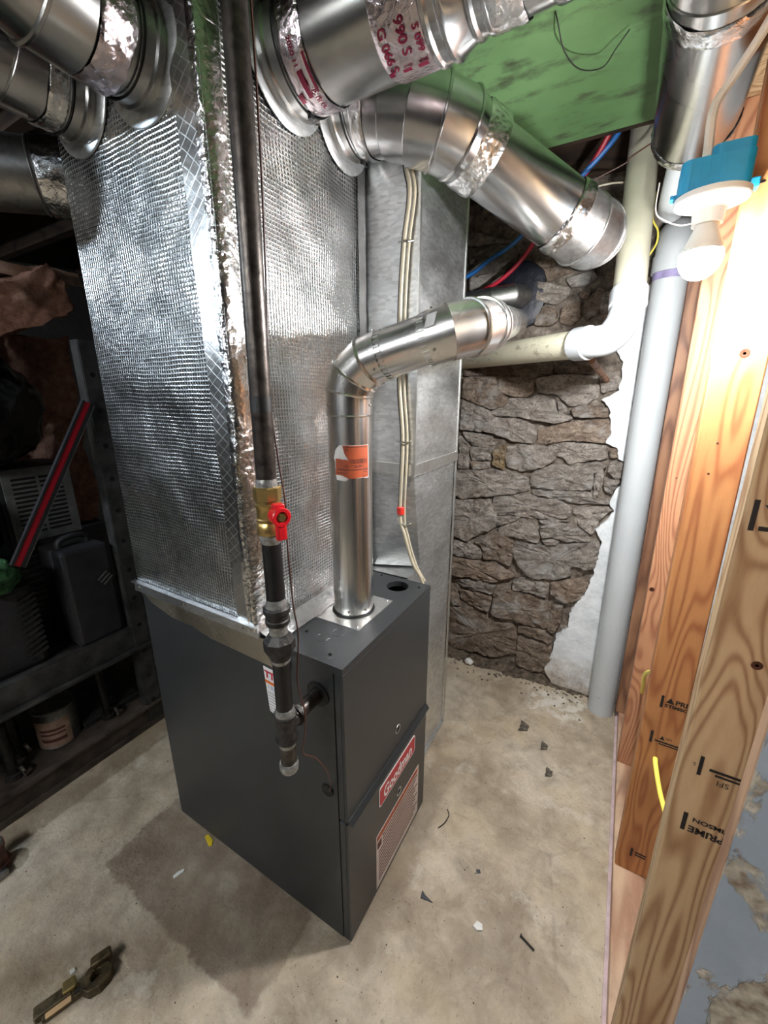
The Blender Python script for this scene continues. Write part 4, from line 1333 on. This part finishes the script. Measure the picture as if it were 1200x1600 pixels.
for zc_, xc in ((1.769, -.110), (1.267, -.106), (1.022, -.102)):
    P('strap', MB().tube([(xc - .016, .470, zc_), (xc - .012, .4645, zc_ + .001), (xc, .4635, zc_), (xc + .014, .4655, zc_ - .001), (xc + .024, .476, zc_ + .002)], .0024, 6), 'zinc_screw', tc_)
P('red_tape', MB().lathe((-.110, .470, 1.050), (0, 0, 1), [(0, .0105), (.002, .0120), (.022, .0122), (.024, .0105)], 16), 'tape_red', tc_)

tube_thing('power_cable', 'white flat power cable running down to the blue lamp box', 'cable', [(.585, .10, 2.14), (.56, .36, 1.985), (.543, .42, 1.945), (.515, .45, 1.905), (.497, .45, 1.87), (.499, .45, 1.815), (.50, .45, 1.79)], .0075, 'cable_white', 8)
tube_thing('yellow_cable', 'yellow cable end showing between two studs above the first stamp', 'cable', [(.625, .946, .37), (.606, .80, .50), (.594, .70, .60), (.601, .574, .70)], .0055, 'cable_yellow')
tube_thing('yellow_cable', 'yellow cable coming out of a drilled hole low in the orange stud', 'cable', [(.634, .545, .462), (.634, .515, .458), (.645, .46, .43), (.655, .36, .44), (.65, .15, .52)], .0058, 'cable_yellow')

# ================================================================== LAMPS
def lamp(root, c, glow):
    c = V(c)          # centre of the lamp-holder disc underside
    P('lampholder', MB().lathe(c, (0, 0, 1), [(-.034, .0215), (-.034, .0235), (-.012, .0255), (-.006, .031), (-.002, .048), (.0, .0545), (.004, .0565), (.011, .0565), (.013, .052)], 48), 'lamp_white', root)
    for a in (35, 215):
        P('mounting_screw', MB().lathe(c + V(.040 * math.cos(R(a)), .040 * math.sin(R(a)), -.001), (0, 0, -1), [(-.002, .006), (.001, .006), (.002, .003)], 12), 'zinc_screw', root)
    bu = P('bulb', MB().lathe(c, (0, 0, 1), [(-.078, .0335), (-.070, .031), (-.055, .0245), (-.042, .0195), (-.034, .018), (-.028, .016)], 40), 'lamp_white', root)
    build(MB().lathe(c, (0, 0, 1), [(-.124, .0), (-.1235, .006), (-.121, .014), (-.115, .0225), (-.106, .0295), (-.096, .0335), (-.087, .0348), (-.078, .0336)], 40, caps=False), 'bulb_globe', glow, bu)
LC = V(.518, .455, 1.728)
lf = thing('lamp_fixture', 'lit LED bulb in white lampholder on blue electrical box nailed to stud', 'light fixture', LC)
lamp(lf, LC, 'bulb_glow')
bx = P('electrical_box', MB().prism(rrect(.104, .094, .016), (LC.x - .002, LC.y + .016, LC.z + .0132), (1, 0, 0), (0, 1, 0), (0, 0, 1), .050), 'box_blue', lf)
build(MB().prism(rrect(.060, .080, .012), (LC.x + .018, LC.y + .018, LC.z + .0634), (1, 0, 0), (0, 1, 0), (0, 0, 1), .018), 'box_hump', 'box_blue', bx)
build(MB().box(LC.x + .05, LC.x + .072, LC.y + .055, LC.y + .0785, LC.z + .032, LC.z + .048), 'nail_ear', 'box_blue', bx, smooth=False, bevel=.002)
build(MB().box(LC.x - .064, LC.x - .053, LC.y - .01, LC.y + .01, LC.z + .014, LC.z + .020), 'clamp_ear', 'box_blue', bx, smooth=False)
for k in range(4):
    build(MB().box(LC.x - .040 + k * .014, LC.x - .036 + k * .014, LC.y - .0325, LC.y - .030, LC.z + .018, LC.z + .058), 'box_rib', 'box_blue', bx, smooth=False)
build(MB().cyl((LC.x + .05, LC.y + .07, LC.z + .040), (LC.x + .092, LC.y + .085, LC.z + .048), .003, n=8), 'nail', 'zinc_screw', bx)

LB = V(-1.55, -1.25, 2.10)
l2 = thing('ceiling_lamp', 'bare bulb lamp on the ceiling left of the camera, outside the frame', 'light fixture', LB)
lamp(l2, LB, 'lamp_glow')
P('electrical_box', MB().prism(rrect(.10, .10, .02), (LB.x, LB.y, LB.z + .0132), (1, 0, 0), (0, 1, 0), (0, 0, 1), .055), 'box_blue', l2)

sl = thing('fill_light', 'added twin tube fill light on the joists behind the camera, outside the frame', 'light fixture', (-.35, -2.0, 2.12))  # unseen fixture added to fill the scene with softer light
P('housing', MB().box(-.95, .25, -2.08, -1.92, 2.115, 2.165), 'lamp_white', sl, smooth=False, bevel=.004)
for yy in (-2.04, -1.96):
    P('tube', MB().cyl((-.93, yy, 2.095), (.23, yy, 2.095), .013, n=16), 'fill_glow', sl)
for xx in (-.94, .24):
    P('tube_socket', MB().box(xx - .008, xx + .008, -2.06, -1.94, 2.078, 2.116), 'lamp_white', sl, smooth=False)

# ================================================================== SHELF RACK AND ITS LOAD
rk = thing('shelf_rack', 'black perforated angle-iron shelf rack along the left wall', 'shelf rack', (-1.45, -.1, 0))
def post(x, y, sx_, sy, front=True):
    mb = MB().box(x - .0, x + .004, y, y + .058 * sy, .0, 1.575) if sy > 0 else MB().box(x, x + .004, y + .058 * sy, y, 0, 1.575)
    mb.box(x - .046, x - .0005, y - .002, y + .002, 0, 1.575)
    o = P('post', mb, 'shelf_black', rk, smooth=False)
    if front:
        z_ = 1.463
        while z_ > .1:
            build(MB().lathe((x + .0035, y + .027 * sy, z_), (1, 0, 0), [(0, .0095), (.0012, .0095), (.0014, .0075), (.0008, .007)], 16), 'bolt_hole', 'rubber', o)
            z_ -= .1218
    return o
post(-1.18, .176, 1, 1)
post(-1.18, -.95, 1, 1)
post(-1.85, .30, 1, 1, False)
post(-1.85, -.95, 1, 1, False)
for z0, nm in ((.385, 'shelf_deck'),):
    P('shelf_deck', MB().box(-1.85, -1.186, -1.0, .36, z0 + .098, z0 + .104), 'shelf_black', rk, smooth=False)
    P('front_channel', MB().box(-1.190, -1.184, -1.0, .25, z0 + .012, z0 + .104).box(-1.190, -1.160, -1.0, .25, z0, z0 + .010), 'shelf_black', rk, smooth=False, bevel=.001)
P('shelf_deck', MB().box(-1.85, -1.19, -1.0, .36, .088, .094), 'shelf_rusty', rk, smooth=False)
P('bottom_channel', MB().box(-1.190, -1.184, -1.0, .25, .012, .108).box(-1.190, -1.165, -1.0, .25, .098, .108).box(-1.19, -1.172, -1.0, .25, .0, .022), 'shelf_rusty', rk, smooth=False, bevel=.001)
P('back_brace', MB().box(-1.857, -1.851, -1.0, .36, 1.0, 1.05), 'shelf_black', rk, smooth=False)
DK = .4891

# hard cases
ca = thing('tool_case', 'upright black moulded tool case nearest the furnace on the rack', 'tool case', (-1.28, .05, DK))
P('case_shell', MB().box(-1.385, -1.285, .0, .155, DK, .86), 'case_black', ca, smooth=False, bevel=.012)
P('case_shell', MB().box(-1.282, -1.195, .0, .155, DK, .862), 'case_black', ca, smooth=False, bevel=.012)
P('seam', MB().box(-1.286, -1.281, .003, .152, DK + .004, .856), 'grille_grey', ca, smooth=False)
P('handle', MB().tube(spline([(-1.28, .03, .855), (-1.28, .035, .885), (-1.28, .08, .895), (-1.28, .12, .885), (-1.28, .125, .855)], 6), .011, 10), 'case_black', ca)
for k in range(3):
    P('vent_rib', MB().obox((-1.1935, .115 + .008 * k, .74 - .012 * k), (1, 0, 0), (0, .8, .6), (0, -.6, .8), .002, .022, .003), 'grille_grey', ca, smooth=False)
cb = thing('tool_case', 'ribbed black plastic case at the left edge of the rack', 'tool case', (-1.30, -.13, DK))
P('case_shell', MB().box(-1.42, -1.215, -.27, -.085, DK, .79), 'case_black', cb, smooth=False, bevel=.02)
for k in range(11):
    P('rib', MB().obox((-1.2135, -.115, .535 + k * .021), (1, 0, 0), (0, .94, .34), (0, -.34, .94), .003, .030, .0045), 'case_black', cb, smooth=False)
P('foot', MB().box(-1.40, -1.23, -.25, -.1, DK - .0002, DK + .012), 'case_black', cb, smooth=False)

# window air conditioner behind the cases
ac = thing('air_conditioner', 'old window air conditioner with pale slotted grille behind the black cases', 'air conditioner', (-1.5, .06, DK))
P('housing', MB().box(-1.60, -1.405, -.06, .168, DK, 1.15), 'case_black', ac, smooth=False, bevel=.006)
gf = P('grille_panel', MB().box(-1.404, -1.398, -.045, .165, .875, 1.145), 'grille_grey', ac, smooth=False, bevel=.002)
for c_ in range(2):
    for k in range(13):
        y0 = -.02 + c_ * .082
        zz = .905 + k * .0165
        P('slot', MB().box(-1.3985, -1.3972, y0, y0 + .072, zz, zz + .0085), 'rubber', ac, smooth=False)
P('bracket', MB().box(-1.398, -1.39, -.03, .0, .845, .91), 'grille_grey', ac, smooth=False)
for c_ in range(2):
    for k in range(10):
        y0 = -.055 + c_ * .11
        zz = .60 + k * .024
        P('lower_louver', MB().box(-1.405, -1.398, y0, y0 + .10, zz, zz + .010), 'shelf_black', ac, smooth=False)

# black sack
def blob(c, rx, ry, rz, seed, amp, nu=56, nv=40, flat=None):
    mb = MB()
    c = V(c)
    def fn(u, v):
        th, ph = 2 * math.pi * u, math.pi * (v - .5)
        e = Vector((math.cos(th) * math.cos(ph), math.sin(th) * math.cos(ph), math.sin(ph)))
        s_ = 1 + amp * noise.noise(e * 2.2 + Vector((seed, 0, 0))) + amp * .45 * noise.noise(e * 6 + Vector((0, seed, 0))) + amp * .2 * noise.noise(e * 15 + Vector((0, 0, seed)))
        q = c + Vector((e.x * rx, e.y * ry, e.z * rz)) * s_
        if flat is not None and q.z < flat:
            q.z = flat
        return q
    return mb.grid(fn, nu, nv)
bg = build(blob((-1.42, -.085, 1.345), .17, .20, .20, 3.3, .14, flat=1.152), 'trash_sack', 'bag_black', at=(-1.42, -.085, 1.152), angle=80)
tag(bg, 'bulging shiny black plastic sack on the rack under the pink insulation', 'sack')
cr_ = build(MB().box(-1.68, -1.43, -.42, -.07, DK, .794), 'storage_crate', 'shelf_black', at=(-1.55, -.25, DK), smooth=False, bevel=.008)
tag(cr_, 'dark storage crate hidden behind the cases under the black sack', 'crate')
# level
lv = thing('spirit_level', 'long red and black spirit level leaning against the perforated post', 'level', (-1.165, -.13, .88))
q0, q1 = V(-1.168, -.128, .876), V(-1.158, .160, 1.372)
ld_ = (q1 - q0).normalized(); lw = V(0, ld_.z, -ld_.y).normalized(); ln_ = ld_.cross(lw)
mid = (q0 + q1) / 2; hl = (q1 - q0).length / 2
P('web', MB().obox(mid, ld_, lw, ln_, hl, .009, .006), 'level_red', lv, smooth=False, bevel=.001)
P('rail', MB().obox(mid + lw * .0145, ld_, lw, ln_, hl, .005, .008), 'case_black', lv, smooth=False)
P('rail', MB().obox(mid + lw * .021, ld_, lw, ln_, hl, .0012, .008), 'grille_grey', lv, smooth=False)
P('rail', MB().obox(mid - lw * .013, ld_, lw, ln_, hl, .0035, .008), 'case_black', lv, smooth=False)
for k in range(16):
    P('scale_mark', MB().obox(q0 + ld_ * (.05 + k * .033) + lw * .0145 + ln_ * .0083, ld_, lw, ln_, .007, .0016, .0003), 'grille_grey', lv, smooth=False)
gr = build(blob((-1.215, -.19, .845), .07, .075, .058, 6.1, .2, 36, 24, flat=.7915), 'green_cap', 'green_cloth', at=(-1.215, -.19, .79), angle=80)
tag(gr, 'crumpled green cloth under the foot of the red level', 'cloth')
# insulation
def wedge(c, hx, hy, hz, rot, seed, amp):
    c = V(c)
    rm = Matrix.Rotation(R(rot), 3, 'X')
    mb = MB()
    N = 22
    def face(ax, sgn):
        def fn(u, v):
            p = [0, 0, 0]
            p[ax] = sgn
            o_ = [i for i in range(3) if i != ax]
            p[o_[0]] = 2 * u - 1
            p[o_[1]] = 2 * v - 1
            q = rm @ Vector((p[0] * hx, p[1] * hy, p[2] * hz)) + c
            k = Vector((noise.noise(q * 9 + Vector((seed, 0, 0))), noise.noise(q * 9 + Vector((0, seed, 0))), noise.noise(q * 9 + Vector((0, 0, seed)))))
            k2 = Vector((noise.noise(q * 34 + Vector((seed, 0, 0))), noise.noise(q * 34 + Vector((0, seed, 0))), noise.noise(q * 34 + Vector((0, 0, seed)))))
            return q + k * amp + k2 * amp * .35
        mb.grid(fn, N, N)
    for ax in range(3):
        for sgn in (-1, 1):
            face(ax, sgn)
    return mb
sb_ = build(blob((-1.42, -.235, .965), .155, .16, .17, 9.3, .16, flat=.797), 'trash_sack', 'bag_black', at=(-1.42, -.235, .797), angle=80)
tag(sb_, 'smaller shiny black sack below the big one at the left edge', 'sack')
i1 = build(wedge((-1.70, .16, 1.235), .06, .19, .39, 0, 2.2, .03), 'insulation_batt', 'fibreglass', at=(-1.66, .16, .8), angle=80)
tag(i1, 'upright pink fibreglass insulation batt behind the black sack', 'insulation')
i2 = build(wedge((-1.50, .05, 1.655), .11, .25, .075, 30, 5.2, .03), 'insulation_batt', 'fibreglass', at=(-1.52, .06, 1.55), angle=80)
tag(i2, 'folded pink fibreglass batt slanting across the top of the pile', 'insulation')
i3 = build(wedge((-1.60, .02, 1.80), .13, .34, .022, 5, 8.2, .02), 'cardboard_flap', 'paper_tan', at=(-1.6, .02, 1.75), angle=80)
tag(i3, 'dusty tan paper sheet lying flat over the insulation', 'paper sheet')
bk = build(MB().box(-1.82, -1.62, -.05, .36, DK, .825), 'storage_crate', 'case_black', at=(-1.7, .15, DK), smooth=False, bevel=.006)
tag(bk, 'black crate at the back of the rack under the upright insulation', 'crate')

# things under the deck
cn = thing('paint_can', 'grimy paint can with pale label under the rack deck', 'paint can', (-1.33, -.08, .094))
P('can_body', MB().lathe((-1.33, -.085, .094), (0, 0, 1), [(0, .066), (.003, .069), (.006, .067), (.150, .067), (.154, .069), (.157, .068)], 40), 'galv_dull', cn)
lb_ = P('can_label', MB().grid(lambda u, v: (-1.33 + .0678 * math.cos(R(-95 + 110 * u)), -.085 + .0678 * math.sin(R(-95 + 110 * u)), .10 + .115 * v), 20, 4), 'paper_tan', cn)
for zz, h in ((.125, .014), (.155, .008), (.172, .010)):
    build(MB().grid(lambda u, v: (-1.33 + .0682 * math.cos(R(-70 + 70 * u)), -.085 + .0682 * math.sin(R(-70 + 70 * u)), zz + h * v), 12, 1), 'label_stripe', 'ink_brown', lb_)
P('lid', MB().lathe((-1.33, -.085, .2505), (0, 0, 1), [(0, .064), (.003, .064), (.003, .058), (.001, .056)], 36), 'galv_dull', cn)
def pipe_piece(x, y, z0, z1, dx, label):
    t_ = thing('pipe_clamp', label, 'clamp', (x, y, z0))
    P('pipe', MB().cyl((x, y, z0), (x + dx, y, z1), .017, n=16), 'dark_steel', t_)
    P('collar', MB().lathe((x, y, z0), (dx, 0, z1 - z0), [(0, .012), (.001, .026), (.016, .026), (.02, .018)], 14), 'cast_iron', t_)
    P('hook', MB().tube(spline([(x, y + .01, z0 + .035), (x + .03, y + .015, z0 + .045), (x + .035, y + .02, z0 + .02), (x + .03, y + .02, z0 + .006)], 5), .006, 8), 'zinc_screw', t_)
pipe_piece(-1.27, .065, .0945, .33, -.02, 'steel pipe clamp standing under the deck right of the paint can')
pipe_piece(-1.26, -.255, .0945, .30, -.03, 'steel pipe clamp at the left edge under the deck')
pipe_piece(-1.36, -.205, .0945, .34, -.02, 'steel pipe clamp behind the paint can on its left')
bd2 = build(MB().box(-1.62, -1.28, -.02, .20, .0945, .118), 'scrap_board', 'shelf_black', at=(-1.45, .1, .0945), smooth=False, bevel=.003)
tag(bd2, 'dark flat board lying under the rack deck', 'board')

# ================================================================== THINGS ON THE FLOOR
cp = thing('pipe_coupling', 'rusty pipe coupling standing on floor by the rack', 'coupling', (-1.045, -.40, 0))
P('collar', MB().lathe((-1.045, -.40, 0), (0, 0, 1), [(0, .038), (.002, .042), (.018, .042), (.022, .036), (.07, .035), (.074, .039), (.086, .039), (.088, .034), (.084, .026), (.03, .025)], 32), 'rust', cp)
P('rim', MB().ring((-1.045, -.40, .087), (0, 0, 1), .0315, .005, 32, 6), 'galv_dull', cp)
P('base_lug', MB().box(-1.008, -.985, -.42, -.38, 0, .024), 'galv_dull', cp, smooth=False, bevel=.003)
bc = thing('grounding_clamp', 'tarnished bronze pipe clamp lying on floor at bottom left', 'clamp', (-.53, -.42, 0))
ax_ = V(-.35, -.94, 0).normalized(); sd2 = V(-ax_.y, ax_.x, 0)
c0 = V(-.500, -.372, .014)
def hexp(r, n=7, s0=.3):
    return [(r * (1 + .12 * math.sin(k * 2.3)) * math.cos(2 * math.pi * k / n + s0), r * .85 * math.sin(2 * math.pi * k / n + s0)) for k in range(n)]
bm_ = plate_with_holes([(c0.x + ax_.x * a + sd2.x * b, c0.y + ax_.y * a + sd2.y * b) for a, b in hexp(.034, 9)], [circ(c0.x, c0.y, .012, 20)], 0.0, .026)
P('clamp_jaw', bm_, 'bronze_old', bc, smooth=False, bevel=.002)
P('clamp_jaw', MB().obox(c0 + V(-.018, .022, .016), ax_, sd2, (0, 0, 1), .022, .012, .012), 'bronze_old', bc, smooth=False, bevel=.005)
P('shank', MB().obox(c0 + ax_ * .065 + V(0, 0, -.002), ax_, sd2, (0, 0, 1), .042, .010, .008), 'bronze_old', bc, smooth=False, bevel=.003)
P('brass_sleeve', MB().obox(c0 + ax_ * .052 - sd2 * .018 + V(0, 0, .004), ax_, sd2, (0, 0, 1), .013, .013, .015), 'brass_old', bc, smooth=False, bevel=.003)
P('strap', MB().obox(c0 + ax_ * .085 - sd2 * .014 + V(0, 0, .0), ax_, sd2, (0, 0, 1), .036, .014, .010), 'bronze_old', bc, smooth=False, bevel=.004)
P('paper_tag', MB().obox(c0 + ax_ * .075 + sd2 * .008 + V(0, 0, .008), ax_, sd2, (.0, .3, .95), .024, .006, .001), 'kraft', bc, smooth=False)
P('bolt', MB().cyl(c0 + ax_ * .02 + V(0, 0, .004), c0 + ax_ * .045 + V(0, 0, .004), .006, n=10), 'dark_steel', bc)

def scrap(name, poly, x, y, h, mat, label, cat, rot=0, zt=.0):
    rc, rs = math.cos(R(rot)), math.sin(R(rot))
    pp = [(x + a * rc - b * rs, y + a * rs + b * rc) for a, b in poly]
    mb = MB().prism(pp, (0, 0, 0.0003), (1, 0, 0), (0, 1, 0), (0, 0, 1), h)
    if zt:
        mb.v = [(a, b, c + max(0, (a - x)) * zt) for a, b, c in mb.v]
    return tag(build(mb, name, mat, at=(x, y, 0), smooth=False), label, cat)
scrap('tape_scrap', [(-.02, -.005), (.02, -.008), (.024, 0), (.01, .009), (-.018, .006)], -.548, -.015, .003, 'scrap_yellow', 'small yellow scrap on floor against the furnace side', 'scrap', -15)
scrap('paper_scrap', [(-.016, -.004), (.012, -.006), (.018, .0), (.0, .006), (-.014, .004)], -.544, -.125, .004, 'scrap_white', 'small white paper scrap on the dark floor patch', 'scrap', 75)
scrap('plastic_shard', [(-.016, -.004), (.020, -.010), (-.002, .004), (-.012, .016)], .131, .195, .003, 'scrap_dark', 'dark triangular plastic shard on floor before the warning label', 'scrap', 20)
scrap('plaster_chip', [(-.012, -.006), (.0, -.010), (.013, -.003), (.009, .009), (-.006, .010)], .282, .203, .007, 'scrap_white', 'white plaster chip on floor right of the furnace', 'chip')
scrap('plaster_chip', [(-.006, -.004), (.005, -.006), (.007, .004), (-.003, .006)], -.575, -.395, .004, 'scrap_white', 'tiny white chip on floor near the bronze clamp', 'chip')
scrap('metal_tab', [(-.006, -.005), (.006, -.005), (.006, .005), (-.006, .005)], .241, .336, .002, 'scrap_dark', 'tiny dark square tab on the middle of the floor', 'scrap', 30)
nl = thing('nail', 'short dark nail lying on floor before the studs', 'nail', (.40, .235, 0))
P('shank', MB().cyl((.388, .241, .003), (.424, .228, .003), .0026, n=8), 'dark_steel', nl)
P('head', MB().cyl((.386, .2415, .0046), (.388, .241, .0046), .0045, n=10), 'dark_steel', nl)
tw = build(MB().tube(spline([(.085, .395, .003), (.097, .42, .004), (.10, .452, .003), (.088, .47, .003)], 5), .0016, 5), 'wire_clipping', 'wire_black', at=(.09, .43, 0))
tag(tw, 'short black wire clipping on floor beside the lower furnace door', 'wire')
# crumpled leaf litter near the wall
for (x, y, s_, lab) in ((.240, .985, .030, 'dark crumpled leaf on floor nearest the stone wall'), (.335, .92, .022, 'dark curled leaf on floor in front of the tall pipe'), (.372, .80, .022, 'pale and dark crumpled leaf between leaf litter and studs')):
    mb = MB().grid(lambda u, v: (x + s_ * (u - .5) * 1.1 + .006 * noise.noise(Vector((u * 5, v * 5, x * 9))), y + s_ * 2.2 * (v - .5) * (1 - .5 * u), .003 + .006 * abs(noise.noise(Vector((u * 4, v * 6, x * 20)))) * s_ / .03), 8, 12)
    o = build(mb, 'dry_leaf', 'leaf_litter', at=(x, y, 0), angle=80)
    md = o.modifiers.new('thick', 'SOLIDIFY')
    md.thickness = .0012
    tag(o, lab, 'leaf')
pc = build(blob((-.112, 1.285, .017), .022, .018, .017, 4.4, .3, 18, 12, flat=.0), 'paper_wad', 'scrap_white', at=(-.112, 1.285, 0), angle=60)
tag(pc, 'white crumpled paper wad at the foot of the stone wall', 'paper')
# dirt fillet and grit along the wall
mb = MB().grid(lambda u, v: (-.95 + 1.42 * u, 1.36 - (.11 + .04 * noise.noise(Vector((u * 14, 3, 1)))) * (1 - v) * (1.15 - .75 * u), -.001 + (.055 + .03 * noise.noise(Vector((u * 20, v * 2, 7)))) * v ** 1.5 * (1.1 - .7 * u) + .006 * noise.noise(Vector((u * 60, v * 6, 2))) * (1 if 0 < v else 0)), 160, 12)
dt = build(mb, 'dirt_bank', 'dirt', at=(0, 1.33, 0), kind='stuff')
tag(dt, 'loose brown dirt banked along the foot of the stone wall', 'dirt')
mb = MB()
for k in range(420):
    if k < 170:
        x, y = rnd.uniform(-.6, .45), 1.33 - abs(rnd.gauss(0, .06))
        r_ = rnd.uniform(.002, .008)
    else:
        x, y = rnd.uniform(-1.1, .56), rnd.uniform(-.5, 1.25)
        r_ = rnd.uniform(.0008, .0028)
        if -.73 < x < .02 and -.02 < y < .87:
            continue
    a = rnd.uniform(0, 6.28)
    vs = [(x + r_ * math.cos(a + i * 1.57) * rnd.uniform(.6, 1.4), y + r_ * math.sin(a + i * 1.57) * rnd.uniform(.6, 1.4), 0) for i in range(4)]
    mb.add(vs + [(x, y, r_ * rnd.uniform(.5, 1.0))], [(0, 1, 4), (1, 2, 4), (2, 3, 4), (3, 0, 4)])
gt = build(mb, 'floor_grit', 'leaf_litter', at=(0, .4, 0), kind='stuff', smooth=False)
tag(gt, 'dark grit and crumbs scattered over the concrete floor', 'grit')
